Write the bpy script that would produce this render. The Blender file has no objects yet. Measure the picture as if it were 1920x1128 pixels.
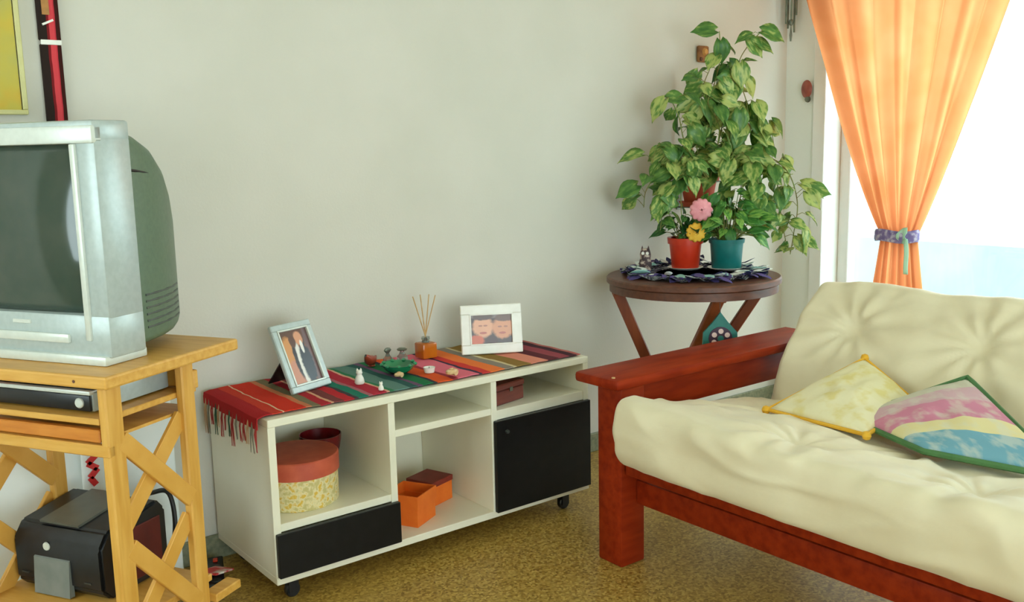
import bpy, bmesh, math, random
from mathutils import Vector, Matrix, noise

random.seed(7)
scene = bpy.context.scene
COL = scene.collection
R = math.radians

# ------------------------------------------------------------------ camera
YAW, PITCH, ROLL, FPX = R(37.80), R(9.05), R(-1.27), 1792.2
cam_data = bpy.data.cameras.new('camera')
cam_data.sensor_width = 36.0
cam_data.lens = FPX / 1920 * 36.0
cam_data.clip_start = 0.05
cam = bpy.data.objects.new('camera', cam_data)
COL.objects.link(cam)
fw = Vector((math.sin(YAW) * math.cos(PITCH), math.cos(YAW) * math.cos(PITCH), -math.sin(PITCH)))
rt = Vector((math.cos(YAW), -math.sin(YAW), 0))
up = rt.cross(fw)
r2 = rt * math.cos(ROLL) + up * math.sin(ROLL)
u2 = up * math.cos(ROLL) - rt * math.sin(ROLL)
mw = Matrix((r2, u2, -fw)).transposed().to_4x4()
mw.translation = Vector((0, 0, 1.36))
cam.matrix_world = mw
scene.camera = cam

# ------------------------------------------------------------------ world, light, exposure
world = bpy.data.worlds.new('world')
scene.world = world
world.use_nodes = True
wn = world.node_tree.nodes
bgn = wn['Background']
bgn.inputs[0].default_value = (0.80, 0.97, 1.0, 1)
bgn.inputs[1].default_value = 5.6
scene.view_settings.view_transform = 'Standard'
scene.view_settings.look = 'None'
scene.view_settings.gamma = 1.0
scene.view_settings.use_curve_mapping = False
scene.view_settings.exposure = 0.22
scene.cycles.use_denoising = True
scene.cycles.max_bounces = 10
scene.cycles.diffuse_bounces = 6
scene.cycles.caustics_reflective = False
scene.cycles.caustics_refractive = False
scene.cycles.sample_clamp_indirect = 6.0

WALLY, WALLX, CEIL = 3.082, 4.2, 2.62
WIN_Y0, WIN_Y1, WIN_Z0, WIN_Z1 = 0.55, 2.84, 0.12, 2.25
REAR = -2.6

def portal(name, loc, rot, sx, sy):
    l = bpy.data.lights.new(name, 'AREA')
    l.shape = 'RECTANGLE'; l.size = sx; l.size_y = sy
    l.cycles.is_portal = True
    o = bpy.data.objects.new(name, l); COL.objects.link(o)
    o.location = loc; o.rotation_euler = rot
portal('window_portal', (WALLX + .24, (WIN_Y0 + WIN_Y1) / 2, (WIN_Z0 + WIN_Z1) / 2), (0, R(90), 0), WIN_Z1 - WIN_Z0, WIN_Y1 - WIN_Y0)

# ------------------------------------------------------------------ helpers
def lin(c):
    def f(v):
        v = v / 255
        return v / 12.92 if v <= 0.04045 else ((v + 0.055) / 1.055) ** 2.4
    return (f(c[0]), f(c[1]), f(c[2]), 1)

def new_mat(name):
    m = bpy.data.materials.new(name); m.use_nodes = True
    nt = m.node_tree
    return m, nt, nt.nodes, nt.links, nt.nodes['Principled BSDF']

def mat(name, c1, c2=None, rough=0.5, scale=20, metal=0.0, bump=0.0, bscale=None, stretch=(1, 1, 1), spec=0.5, detail=4, trans=0.0, lo=0.35, hi=0.65, coat=0.0, sheen=0.0):
    """plain procedural material: two colours mixed by stretched noise, optional relief"""
    m, nt, N, L, P = new_mat(name)
    P.inputs['Roughness'].default_value = rough
    P.inputs['Metallic'].default_value = metal
    P.inputs['Specular IOR Level'].default_value = spec
    P.inputs['Coat Weight'].default_value = coat
    P.inputs['Sheen Weight'].default_value = sheen
    if trans:
        P.inputs['Transmission Weight'].default_value = trans
    tc = N.new('ShaderNodeTexCoord'); mp = N.new('ShaderNodeMapping')
    mp.inputs['Scale'].default_value = stretch
    L.new(tc.outputs['Object'], mp.inputs['Vector'])
    nz = N.new('ShaderNodeTexNoise'); nz.inputs['Scale'].default_value = scale; nz.inputs['Detail'].default_value = detail
    L.new(mp.outputs[0], nz.inputs['Vector'])
    rp = N.new('ShaderNodeValToRGB')
    rp.color_ramp.elements[0].position = lo; rp.color_ramp.elements[1].position = hi
    rp.color_ramp.elements[0].color = lin(c1); rp.color_ramp.elements[1].color = lin(c2 or c1)
    L.new(nz.outputs['Fac'], rp.inputs[0]); L.new(rp.outputs[0], P.inputs['Base Color'])
    if bump:
        nb = N.new('ShaderNodeTexNoise'); nb.inputs['Scale'].default_value = bscale or scale * 2; nb.inputs['Detail'].default_value = 3
        L.new(mp.outputs[0], nb.inputs['Vector'])
        b = N.new('ShaderNodeBump'); b.inputs['Strength'].default_value = bump; b.inputs['Distance'].default_value = 0.01
        L.new(nb.outputs['Fac'], b.inputs['Height']); L.new(b.outputs[0], P.inputs['Normal'])
    return m

def obj(name, bm, m=None, parent=None, smooth=False, loc=None):
    me = bpy.data.meshes.new(name)
    bmesh.ops.recalc_face_normals(bm, faces=bm.faces)
    bm.to_mesh(me); bm.free()
    if m:
        for k in (m if isinstance(m, (list, tuple)) else [m]):
            me.materials.append(k)
    if smooth:
        me.shade_smooth()
        if smooth != 'all':
            try: me.set_sharp_from_angle(angle=R(38))
            except Exception: pass
    o = bpy.data.objects.new(name, me); COL.objects.link(o)
    if parent: o.parent = parent
    if loc is not None: o.location = loc
    return o

def inst(name, src, parent, mtx):
    o = bpy.data.objects.new(name, src.data if hasattr(src, 'data') else src)
    COL.objects.link(o); o.parent = parent; o.matrix_local = mtx
    return o

def tag(o, label, cat, group=None):
    o['label'] = label; o['category'] = cat
    if group: o['group'] = group
    return o

def thing(name, label, cat, loc=(0, 0, 0), rz=0.0, group=None):
    o = bpy.data.objects.new(name, None); COL.objects.link(o)
    o.empty_display_size = 0.05
    o.location = loc; o.rotation_euler = (0, 0, rz)
    return tag(o, label, cat, group)

def struct(name, bm, m, parent=None, **k):
    o = obj(name, bm, m, parent, **k)
    if not parent: o['kind'] = 'structure'
    return o

def NB(): return bmesh.new()
def rv(s): return Vector((random.uniform(-s, s), random.uniform(-s, s), random.uniform(-s, s)))

def bx(bm, x0, x1, y0, y1, z0, z1, bev=0.0, seg=2, mtx=None):
    vs = [bm.verts.new((x, y, z)) for x in (x0, x1) for y in (y0, y1) for z in (z0, z1)]
    a = lambda *i: bm.faces.new([vs[k] for k in i])
    fs = [a(0, 1, 3, 2), a(4, 6, 7, 5), a(0, 4, 5, 1), a(2, 3, 7, 6), a(0, 2, 6, 4), a(1, 5, 7, 3)]
    geom = vs
    if bev:
        es = list({e for f in fs for e in f.edges})
        r = bmesh.ops.bevel(bm, geom=es, offset=bev, segments=seg, profile=0.5, affect='EDGES')
        geom = list({v for f in r['faces'] for v in f.verts} | {v for v in vs if v.is_valid})
    if mtx is not None:
        bmesh.ops.transform(bm, matrix=mtx, verts=geom)
    return bm

def box(x0, x1, y0, y1, z0, z1, bev=0.0, seg=2, mtx=None):
    return bx(NB(), x0, x1, y0, y1, z0, z1, bev, seg, mtx)

def beam(bm, p0, p1, w, h, ref=(0, 0, 1), bev=0.003):
    """a bar from p0 to p1; w across, h along ref"""
    p0 = Vector(p0); p1 = Vector(p1); d = p1 - p0; ln = d.length; d.normalize()
    s = d.cross(Vector(ref)).normalized(); t = s.cross(d).normalized()
    m = Matrix((d, s, t)).transposed().to_4x4(); m.translation = p0
    return bx(bm, 0, ln, -w / 2, w / 2, -h / 2, h / 2, bev, 1, m)

def lathe(bm, prof, n=32, c=(0, 0, 0), sx=1.0, sy=1.0):
    rings = []
    for r, z in prof:
        if r < 1e-6:
            rings.append([bm.verts.new((c[0], c[1], c[2] + z))])
        else:
            rings.append([bm.verts.new((c[0] + sx * r * math.cos(2 * math.pi * k / n), c[1] + sy * r * math.sin(2 * math.pi * k / n), c[2] + z)) for k in range(n)])
    for a, b in zip(rings, rings[1:]):
        for k in range(n):
            j = (k + 1) % n
            if len(a) == 1 and len(b) == 1: continue
            if len(a) == 1: bm.faces.new((a[0], b[j], b[k]))
            elif len(b) == 1: bm.faces.new((a[k], a[j], b[0]))
            else: bm.faces.new((a[k], a[j], b[j], b[k]))
    return bm

def tube(bm, pts, rad, n=8):
    pts = [Vector(p) for p in pts]; rings = []
    ref = Vector((0.31, 0.17, 0.93))
    for i, p in enumerate(pts):
        d = (pts[min(i + 1, len(pts) - 1)] - pts[max(i - 1, 0)]).normalized()
        s = d.cross(ref)
        if s.length < 1e-3: s = d.cross(Vector((1, 0, 0)))
        s.normalize(); t = s.cross(d)
        r = rad[i] if isinstance(rad, (list, tuple)) else rad
        rings.append([bm.verts.new(p + s * r * math.cos(2 * math.pi * k / n) + t * r * math.sin(2 * math.pi * k / n)) for k in range(n)])
    for a, b in zip(rings, rings[1:]):
        for k in range(n):
            j = (k + 1) % n
            bm.faces.new((a[k], a[j], b[j], b[k]))
    bm.faces.new(rings[0][::-1]); bm.faces.new(rings[-1])
    return bm

def smooth_path(ctrl, n=6):
    P = [Vector(c) for c in ctrl]; P = [P[0]] + P + [P[-1]]; out = []
    for i in range(1, len(P) - 2):
        for k in range(n):
            t = k / n; a, b, c, d = P[i - 1], P[i], P[i + 1], P[i + 2]
            out.append(0.5 * ((2 * b) + (c - a) * t + (2 * a - 5 * b + 4 * c - d) * t * t + (3 * b - a - 3 * c + d) * t ** 3))
    out.append(P[-2])
    return out

def sheet(nu, nv, f, thick=0.004):
    """closed cloth: a grid f(u,v) and its copy pushed along the normal"""
    bm = NB()
    P = [[Vector(f(i / nu, j / nv)) for j in range(nv + 1)] for i in range(nu + 1)]
    A = [[bm.verts.new(P[i][j]) for j in range(nv + 1)] for i in range(nu + 1)]
    if thick == 0:
        for i in range(nu):
            for j in range(nv): bm.faces.new((A[i][j], A[i][j + 1], A[i + 1][j + 1], A[i + 1][j]))
        return bm
    Bv = []
    for i in range(nu + 1):
        row = []
        for j in range(nv + 1):
            du = P[min(i + 1, nu)][j] - P[max(i - 1, 0)][j]; dv = P[i][min(j + 1, nv)] - P[i][max(j - 1, 0)]
            n = du.cross(dv)
            n = n.normalized() if n.length > 1e-9 else Vector((0, 0, 1))
            row.append(bm.verts.new(P[i][j] + n * thick))
        Bv.append(row)
    for i in range(nu):
        for j in range(nv):
            bm.faces.new((A[i][j], A[i][j + 1], A[i + 1][j + 1], A[i + 1][j]))
            bm.faces.new((Bv[i][j], Bv[i + 1][j], Bv[i + 1][j + 1], Bv[i][j + 1]))
    for i in range(nu):
        for j in (0, nv): bm.faces.new((A[i][j], A[i + 1][j], Bv[i + 1][j], Bv[i][j]))
    for j in range(nv):
        for i in (0, nu): bm.faces.new((A[i][j], A[i][j + 1], Bv[i][j + 1], Bv[i][j]))
    return bm

def prism(bm, poly, z0, z1, mtx=None):
    a = [bm.verts.new((x, y, z0)) for x, y in poly]; b = [bm.verts.new((x, y, z1)) for x, y in poly]
    bm.faces.new(a[::-1]); bm.faces.new(b); n = len(a)
    for i in range(n): bm.faces.new((a[i], a[(i + 1) % n], b[(i + 1) % n], b[i]))
    if mtx is not None: bmesh.ops.transform(bm, matrix=mtx, verts=a + b)
    return bm

def nz(x, y, z=0.0, s=1.0): return noise.noise(Vector((x * s, y * s, z * s)))

def ramp_mat(name, stops, axis='X', lo=0.0, hi=1.0, rough=0.9, wob=0.0, bump=0.0, interp='CONSTANT'):
    """stripes along one object axis"""
    m, nt, N, L, P = new_mat(name)
    P.inputs['Roughness'].default_value = rough
    P.inputs['Specular IOR Level'].default_value = 0.15
    tc = N.new('ShaderNodeTexCoord'); sp = N.new('ShaderNodeSeparateXYZ'); L.new(tc.outputs['Object'], sp.inputs[0])
    mr = N.new('ShaderNodeMapRange'); mr.inputs[1].default_value = lo; mr.inputs[2].default_value = hi
    L.new(sp.outputs[axis], mr.inputs[0]); src = mr.outputs[0]
    if wob:
        n1 = N.new('ShaderNodeTexNoise'); n1.inputs['Scale'].default_value = 14; L.new(tc.outputs['Object'], n1.inputs['Vector'])
        ma = N.new('ShaderNodeMath'); ma.operation = 'MULTIPLY_ADD'; ma.inputs[1].default_value = wob
        L.new(n1.outputs['Fac'], ma.inputs[0]); L.new(src, ma.inputs[2])
        sb = N.new('ShaderNodeMath'); sb.operation = 'SUBTRACT'; sb.inputs[1].default_value = wob / 2; L.new(ma.outputs[0], sb.inputs[0])
        src = sb.outputs[0]
    rp = N.new('ShaderNodeValToRGB'); cr = rp.color_ramp; cr.interpolation = interp
    cr.elements[0].position = stops[0][0]; cr.elements[0].color = lin(stops[0][1])
    cr.elements[1].position = stops[-1][0]; cr.elements[1].color = lin(stops[-1][1])
    for p, c in stops[1:-1]:
        e = cr.elements.new(p); e.color = lin(c)
    L.new(src, rp.inputs[0]); L.new(rp.outputs[0], P.inputs['Base Color'])
    if bump:
        nb = N.new('ShaderNodeTexNoise'); nb.inputs['Scale'].default_value = 260; L.new(tc.outputs['Object'], nb.inputs['Vector'])
        b = N.new('ShaderNodeBump'); b.inputs['Strength'].default_value = bump; b.inputs['Distance'].default_value = 0.004
        L.new(nb.outputs['Fac'], b.inputs['Height']); L.new(b.outputs[0], P.inputs['Normal'])
    return m

def print_mat(name, bg, blobs, w, h, rough=0.25):
    """flat print on an object's local XZ face: soft ellipses (cx,cz,rx,rz,colour), coordinates 0..1"""
    m, nt, N, L, P = new_mat(name)
    P.inputs['Roughness'].default_value = rough
    tc = N.new('ShaderNodeTexCoord'); sp = N.new('ShaderNodeSeparateXYZ'); L.new(tc.outputs['Object'], sp.inputs[0])
    n1 = N.new('ShaderNodeTexNoise'); n1.inputs['Scale'].default_value = 70; L.new(tc.outputs['Object'], n1.inputs['Vector'])
    cur = N.new('ShaderNodeRGB'); cur.outputs[0].default_value = lin(bg); cur = cur.outputs[0]
    for cx, cz, rx, rz, c in blobs:
        def term(out, ctr, rad):
            a = N.new('ShaderNodeMath'); a.operation = 'SUBTRACT'; L.new(out, a.inputs[0]); a.inputs[1].default_value = ctr
            b = N.new('ShaderNodeMath'); b.operation = 'DIVIDE'; L.new(a.outputs[0], b.inputs[0]); b.inputs[1].default_value = rad
            d = N.new('ShaderNodeMath'); d.operation = 'MULTIPLY'; L.new(b.outputs[0], d.inputs[0]); L.new(b.outputs[0], d.inputs[1])
            return d.outputs[0]
        s = N.new('ShaderNodeMath'); s.operation = 'ADD'
        L.new(term(sp.outputs['X'], (cx - .5) * w, rx * w), s.inputs[0]); L.new(term(sp.outputs['Z'], cz * h, rz * h), s.inputs[1])
        s2 = N.new('ShaderNodeMath'); s2.operation = 'MULTIPLY_ADD'; s2.inputs[1].default_value = 0.7
        L.new(n1.outputs['Fac'], s2.inputs[0]); L.new(s.outputs[0], s2.inputs[2])
        mr = N.new('ShaderNodeMapRange'); mr.inputs[1].default_value = 1.55; mr.inputs[2].default_value = 1.05; mr.clamp = True
        L.new(s2.outputs[0], mr.inputs[0])
        mx = N.new('ShaderNodeMix'); mx.data_type = 'RGBA'
        L.new(mr.outputs[0], mx.inputs['Factor']); L.new(cur, mx.inputs['A']); mx.inputs['B'].default_value = lin(c)
        cur = mx.outputs['Result']
    L.new(cur, P.inputs['Base Color'])
    return m

# ------------------------------------------------------------------ materials
M = {}
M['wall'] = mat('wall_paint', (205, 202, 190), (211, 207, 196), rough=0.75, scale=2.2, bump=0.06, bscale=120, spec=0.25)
M['wallB'] = mat('wall_paint_lightened', (232, 237, 230), (236, 240, 234), rough=0.75, scale=2.2, bump=0.06, bscale=120, spec=0.25)  # wall paint lightened in colour, since only bounced light reaches this wall
M['ceil'] = mat('ceiling_paint', (232, 230, 218), (238, 236, 225), rough=0.9, scale=3)
M['base'] = mat('baseboard_stone', (112, 116, 92), (138, 140, 112), rough=0.5, scale=60)
M['frame_white'] = mat('white_window_paint', (236, 240, 236), (242, 245, 242), rough=0.4, scale=6)
M['outside'] = mat('pale_render', (146, 172, 176), (154, 178, 182), rough=0.9, scale=5)
M['pine'] = mat('pine', (206, 152, 64), (220, 170, 84), rough=0.42, scale=6, stretch=(1.2, 9, 9), detail=6, bump=0.03)
M['pine_v'] = mat('pine_upright', (204, 150, 62), (220, 170, 84), rough=0.42, scale=6, stretch=(9, 9, 1.0), detail=6, bump=0.03)
M['pine_b'] = mat('pine_brace', (208, 154, 66), (216, 164, 78), rough=0.42, scale=14, detail=6, bump=0.03)
M['pine_o'] = mat('pine_orange', (190, 112, 34), (208, 132, 48), rough=0.4, scale=6, stretch=(1.5, 9, 9), detail=6, bump=0.03)
M['mahog'] = mat('mahogany_varnish', (128, 36, 12), (152, 50, 18), spec=0.1, rough=0.42, scale=5, stretch=(1.2, 7, 7), detail=6, coat=0.0)
M['brown'] = mat('brown_table_wood', (82, 46, 32), (104, 60, 40), rough=0.4, scale=6, stretch=(2, 8, 8), detail=6)
M['white_lam'] = mat('cream_laminate', (226, 222, 200), (232, 228, 208), rough=0.35, scale=4)
M['black_lam'] = mat('black_laminate', (12, 13, 14), (18, 19, 20), rough=0.35, scale=30, spec=0.3)
M['black'] = mat('black_plastic', (16, 18, 20), (24, 26, 30), rough=0.35, scale=30)
M['dgrey'] = mat('charcoal_plastic', (52, 56, 54), (62, 66, 62), rough=0.4, scale=30)
M['silver'] = mat('silver_plastic', (172, 184, 182), (180, 192, 190), rough=0.3, scale=60, metal=0.15)
M['silver_l'] = mat('bright_silver_plastic', (206, 212, 204), (212, 218, 210), rough=0.25, scale=60, metal=0.1)
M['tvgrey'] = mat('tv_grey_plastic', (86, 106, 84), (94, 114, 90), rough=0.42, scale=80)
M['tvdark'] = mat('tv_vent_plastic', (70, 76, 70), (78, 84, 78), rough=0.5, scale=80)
M['screen'] = mat('tube_glass', (48, 66, 56), (60, 72, 62), rough=0.06, scale=8, spec=0.7)
M['cover'] = mat('cream_cotton_cover', (222, 210, 176), (230, 220, 188), rough=0.55, scale=6, bump=0.05, bscale=60, sheen=0.2)
M['wax'] = mat('reed_wood', (188, 150, 96), (206, 172, 118), rough=0.7, scale=40)
M['redpot'] = mat('orange_red_plastic', (196, 44, 16), (206, 54, 22), rough=0.35, scale=20)
M['tealpot'] = mat('teal_plastic', (10, 98, 96), (16, 110, 108), rough=0.35, scale=20)
M['terra'] = mat('terracotta', (176, 66, 34), (192, 82, 44), rough=0.7, scale=20)
M['whitecer'] = mat('white_ceramic', (228, 226, 216), (236, 234, 226), rough=0.25, scale=20)
M['soil'] = mat('potting_soil', (50, 36, 24), (78, 58, 40), rough=0.95, scale=90, bump=0.5)
M['stem'] = mat('green_stem', (112, 140, 58), (134, 120, 62), rough=0.6, scale=30)
M['orangebox'] = mat('orange_card', (226, 104, 22), (234, 116, 32), rough=0.6, scale=20)
M['reflect_red'] = mat('warm_reflection_red', (82, 20, 18), (98, 28, 24), rough=0.5, scale=20)  # colour of a painted warm reflection, for the printer's side
M['amber'] = mat('amber_glass', (176, 92, 20), (196, 108, 28), rough=0.12, scale=10)
M['green_glass'] = mat('green_glass', (24, 112, 74), (36, 138, 92), rough=0.1, scale=14, spec=0.8)
M['clear_glass'] = mat('clear_glass', (190, 206, 196), (206, 216, 206), rough=0.05, scale=14, trans=0.8)
M['metal'] = mat('dull_metal', (96, 100, 88), (116, 120, 104), rough=0.4, scale=30, metal=0.6)

# floor: granite-chip tiles, olive-brown speckle
def floor_mat():
    m, nt, N, L, P = new_mat('granite_chip_floor')
    P.inputs['Roughness'].default_value = 0.38
    tc = N.new('ShaderNodeTexCoord')
    v = N.new('ShaderNodeTexVoronoi'); v.inputs['Scale'].default_value = 130; L.new(tc.outputs['Object'], v.inputs['Vector'])
    sp = N.new('ShaderNodeSeparateXYZ'); L.new(v.outputs['Color'], sp.inputs[0])
    rp = N.new('ShaderNodeValToRGB'); cr = rp.color_ramp
    cr.elements[0].color = lin((136, 104, 42)); cr.elements[1].color = lin((204, 172, 90))
    e = cr.elements.new(0.35); e.color = lin((168, 134, 60)); e = cr.elements.new(0.7); e.color = lin((184, 150, 74))
    L.new(sp.outputs[0], rp.inputs[0])
    n1 = N.new('ShaderNodeTexNoise'); n1.inputs['Scale'].default_value = 3; L.new(tc.outputs['Object'], n1.inputs['Vector'])
    mx = N.new('ShaderNodeMix'); mx.data_type = 'RGBA'; mx.blend_type = 'MULTIPLY'; mx.inputs['Factor'].default_value = 0.12
    L.new(rp.outputs[0], mx.inputs['A']); L.new(n1.outputs['Fac'], mx.inputs['B'])
    L.new(mx.outputs['Result'], P.inputs['Base Color'])
    return m
M['floor'] = floor_mat()

def cloth_mat(name, c1, c2, trans=0.55, scale=5):
    m, nt, N, L, P = new_mat(name)
    out = N['Material Output']; N.remove(P)
    tc = N.new('ShaderNodeTexCoord'); n1 = N.new('ShaderNodeTexNoise'); n1.inputs['Scale'].default_value = scale
    L.new(tc.outputs['Object'], n1.inputs['Vector'])
    rp = N.new('ShaderNodeValToRGB'); rp.color_ramp.elements[0].position = .35; rp.color_ramp.elements[1].position = .65
    rp.color_ramp.elements[0].color = lin(c1); rp.color_ramp.elements[1].color = lin(c2)
    L.new(n1.outputs['Fac'], rp.inputs[0])
    d = N.new('ShaderNodeBsdfDiffuse'); t = N.new('ShaderNodeBsdfTranslucent'); mx = N.new('ShaderNodeMixShader')
    mx.inputs[0].default_value = trans
    L.new(rp.outputs[0], d.inputs[0]); L.new(rp.outputs[0], t.inputs[0])
    L.new(d.outputs[0], mx.inputs[1]); L.new(t.outputs[0], mx.inputs[2]); L.new(mx.outputs[0], out.inputs[0])
    return m
M['curtain'] = cloth_mat('orange_curtain_cloth', (220, 138, 84), (230, 150, 98), 0.8)

def pane_mat():
    m, nt, N, L, P = new_mat('window_glass')
    out = N['Material Output']; N.remove(P)
    a = N.new('ShaderNodeBsdfTransparent'); a.inputs[0].default_value = (0.97, 0.99, 0.99, 1)
    b = N.new('ShaderNodeBsdfGlossy'); b.inputs['Roughness'].default_value = 0.02
    mx = N.new('ShaderNodeMixShader'); mx.inputs[0].default_value = 0.06
    L.new(a.outputs[0], mx.inputs[1]); L.new(b.outputs[0], mx.inputs[2]); L.new(mx.outputs[0], out.inputs[0])
    return m
M['pane'] = pane_mat()

def leaf_mat(name, dark, mid, lime, edge):
    m, nt, N, L, P = new_mat(name)
    out = N['Material Output']
    P.inputs['Roughness'].default_value = 0.35
    oi = N.new('ShaderNodeObjectInfo'); tc = N.new('ShaderNodeTexCoord')
    n1 = N.new('ShaderNodeTexNoise'); n1.noise_dimensions = '4D'; n1.inputs['Scale'].default_value = 5; n1.inputs['Detail'].default_value = 2
    mp = N.new('ShaderNodeMapping'); mp.inputs['Scale'].default_value = (1.6, 0.5, 1)
    L.new(tc.outputs['Object'], mp.inputs[0]); L.new(mp.outputs[0], n1.inputs['Vector'])
    w = N.new('ShaderNodeMath'); w.operation = 'MULTIPLY'; w.inputs[1].default_value = 40; L.new(oi.outputs['Random'], w.inputs[0]); L.new(w.outputs[0], n1.inputs['W'])
    ad = N.new('ShaderNodeMath'); ad.operation = 'MULTIPLY_ADD'; ad.inputs[1].default_value = 0.34; L.new(oi.outputs['Random'], ad.inputs[0]); L.new(n1.outputs['Fac'], ad.inputs[2])
    rp = N.new('ShaderNodeValToRGB'); cr = rp.color_ramp
    cr.elements[0].position = 0.4; cr.elements[0].color = lin(dark); cr.elements[1].position = edge + .14; cr.elements[1].color = lin(lime)
    e = cr.elements.new(edge); e.color = lin(mid)
    L.new(ad.outputs[0], rp.inputs[0]); L.new(rp.outputs[0], P.inputs['Base Color'])
    t = N.new('ShaderNodeBsdfTranslucent'); L.new(rp.outputs[0], t.inputs[0])
    mx = N.new('ShaderNodeMixShader'); mx.inputs[0].default_value = 0.35
    L.new(P.outputs[0], mx.inputs[1]); L.new(t.outputs[0], mx.inputs[2]); L.new(mx.outputs[0], out.inputs[0])
    return m
M['pothos'] = leaf_mat('variegated_leaf', (70, 122, 56), (112, 156, 72), (194, 206, 120), 0.66)
M['rose_leaf'] = leaf_mat('dark_green_leaf', (30, 72, 34), (54, 104, 46), (90, 136, 64), 0.72)
M['fresh_leaf'] = leaf_mat('fresh_green_leaf', (52, 118, 54), (88, 152, 66), (150, 196, 92), 0.70)

# ------------------------------------------------------------------ the setting
XL = -1.7
struct('floor', box(XL, WALLX, REAR, WALLY, -0.08, 0), M['floor'])
struct('ceiling', box(XL - .15, WALLX + .25, REAR, WALLY + .15, CEIL, CEIL + .1), M['ceil'])
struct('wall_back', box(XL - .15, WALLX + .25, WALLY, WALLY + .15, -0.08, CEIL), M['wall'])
LW0, LW1, LZ0, LZ1 = 1.25, 2.75, 0.75, 2.2
wl = NB()
bx(wl, XL - .15, XL, REAR, LW0, -0.08, CEIL); bx(wl, XL - .15, XL, LW1, WALLY, -0.08, CEIL)
bx(wl, XL - .15, XL, LW0, LW1, -0.08, LZ0); bx(wl, XL - .15, XL, LW0, LW1, LZ1, CEIL)
struct('wall_left', wl, M['wall'])
lf = NB()
bx(lf, XL - .12, XL - .06, LW0, LW0 + .05, LZ0, LZ1); bx(lf, XL - .12, XL - .06, LW1 - .05, LW1, LZ0, LZ1); bx(lf, XL - .12, XL - .06, LW0 + .05, LW1 - .05, LZ0, LZ0 + .05); bx(lf, XL - .12, XL - .06, LW0 + .05, LW1 - .05, LZ1 - .05, LZ1)
bx(lf, XL - .12, XL - .06, (LW0 + LW1) / 2 - .025, (LW0 + LW1) / 2 + .025, LZ0 + .05, LZ1 - .05)
struct('window_2', lf, M['frame_white'])
wb = NB()
X0, X1 = WALLX, WALLX + .25
bx(wb, X0, X1, REAR, WIN_Y0, -0.08, CEIL)
bx(wb, X0, X1, WIN_Y1, WALLY, -0.08, CEIL)
bx(wb, X0, X1, WIN_Y0, WIN_Y1, -0.08, WIN_Z0)
bx(wb, X0, X1, WIN_Y0, WIN_Y1, WIN_Z1, CEIL)
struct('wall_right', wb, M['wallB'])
wr = NB()
bx(wr, XL, -.9, REAR - .12, REAR, -0.08, CEIL); bx(wr, 2.7, WALLX, REAR - .12, REAR, -0.08, CEIL); bx(wr, -.9, 2.7, REAR - .12, REAR, 2.15, CEIL)
struct('wall_front', wr, M['wall'])
struct('baseboard_back', box(XL, WALLX, WALLY - .014, WALLY, 0, 0.085, 0.003, 1), M['base'])
bb = NB(); bx(bb, WALLX - .014, WALLX, REAR, WALLY - .014, 0, 0.085, 0.003, 1)
struct('baseboard_right', bb, M['base'])
wf = NB(); fx0, fx1 = WALLX + .13, WALLX + .20
bx(wf, fx0, fx1, WIN_Y0, WIN_Y0 + .06, WIN_Z0, WIN_Z1, .004, 1); bx(wf, fx0, fx1, WIN_Y1 - .06, WIN_Y1, WIN_Z0, WIN_Z1, .004, 1)
bx(wf, fx0, fx1, WIN_Y0 + .06, WIN_Y1 - .06, WIN_Z0, WIN_Z0 + .07, .004, 1); bx(wf, fx0, fx1, WIN_Y0 + .06, WIN_Y1 - .06, WIN_Z1 - .06, WIN_Z1, .004, 1)
win = struct('window_1', wf, M['frame_white'])
ym = 1.62
struct('mullion', box(fx0, fx1, ym - .035, ym + .035, WIN_Z0 + .07, WIN_Z1 - .06, .004, 1), M['frame_white'], win)
for a, b in ((WIN_Y0 + .06, ym - .035), (ym + .035, WIN_Y1 - .06)):
    struct('pane', box(fx0 + .03, fx0 + .036, a, b, WIN_Z0 + .07, WIN_Z1 - .06), M['pane'], win)
struct('ground', box(WALLX + .25, 9.5, -6, 10, -0.2, -0.08), M['outside'])
struct('parapet', box(6.6, 6.75, -6, 10, -0.08, 0.64, .01, 1), M['outside'])
struct('trim_1', box(WALLX - .012, WALLX, WIN_Y1, WIN_Y1 + .07, 0.085, WIN_Z1 + .07, .003, 1), M['frame_white'])

# ------------------------------------------------------------------ low white cabinet
CX, CY, CB, CL, CD, CT = 1.089, 2.587, 0.074, 1.271, 0.474, 0.589
cab = thing('storage_cabinet', 'low cream laminate cabinet on castors with black drawer and black door', 'cabinet', (CX, CY, 0))
t = 0.024
zs, zt = CB, CT
d1, d2 = 0.408, 0.818      # left faces of the two dividers
W = M['white_lam']
obj('top_board', box(0, CL, 0, CD, zt - t, zt, .002, 1), W, cab)
obj('bottom_board', box(0, CL, 0.0, CD, zs, zs + t, .002, 1), W, cab)
obj('side_panel', box(0, t, 0.002, CD, zs + t, zt - t, .001, 1), W, cab)
obj('side_panel', box(CL - t, CL, 0.002, CD, zs + t, zt - t, .001, 1), W, cab)
for d in (d1, d2):
    obj('divider', box(d, d + t, 0.002, CD - .012, zs + t, zt - t, .001, 1), W, cab)
obj('back_panel', box(t, CL - t, CD - .010, CD, zs + t, zt - t), W, cab)
sl = 0.238
obj('shelf', box(t, d1, .004, CD - .012, sl, sl + t, .001, 1), W, cab)
obj('shelf', box(d1 + t, d2, .004, CD - .012, 0.448, 0.448 + t, .001, 1), W, cab)
obj('shelf', box(d2 + t, CL - t, .004, CD - .012, 0.426, 0.426 + t * 1.4, .001, 1), W, cab)
obj('drawer_front', box(0.004, d1 + t - .002, -0.016, 0.001, zs + t + .001, sl - .002, .002, 1), M['black_lam'], cab)
obj('drawer_box', box(t + .01, d1 - .01, 0.003, CD - .05, zs + t + .004, sl - .02), W, cab)
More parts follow.
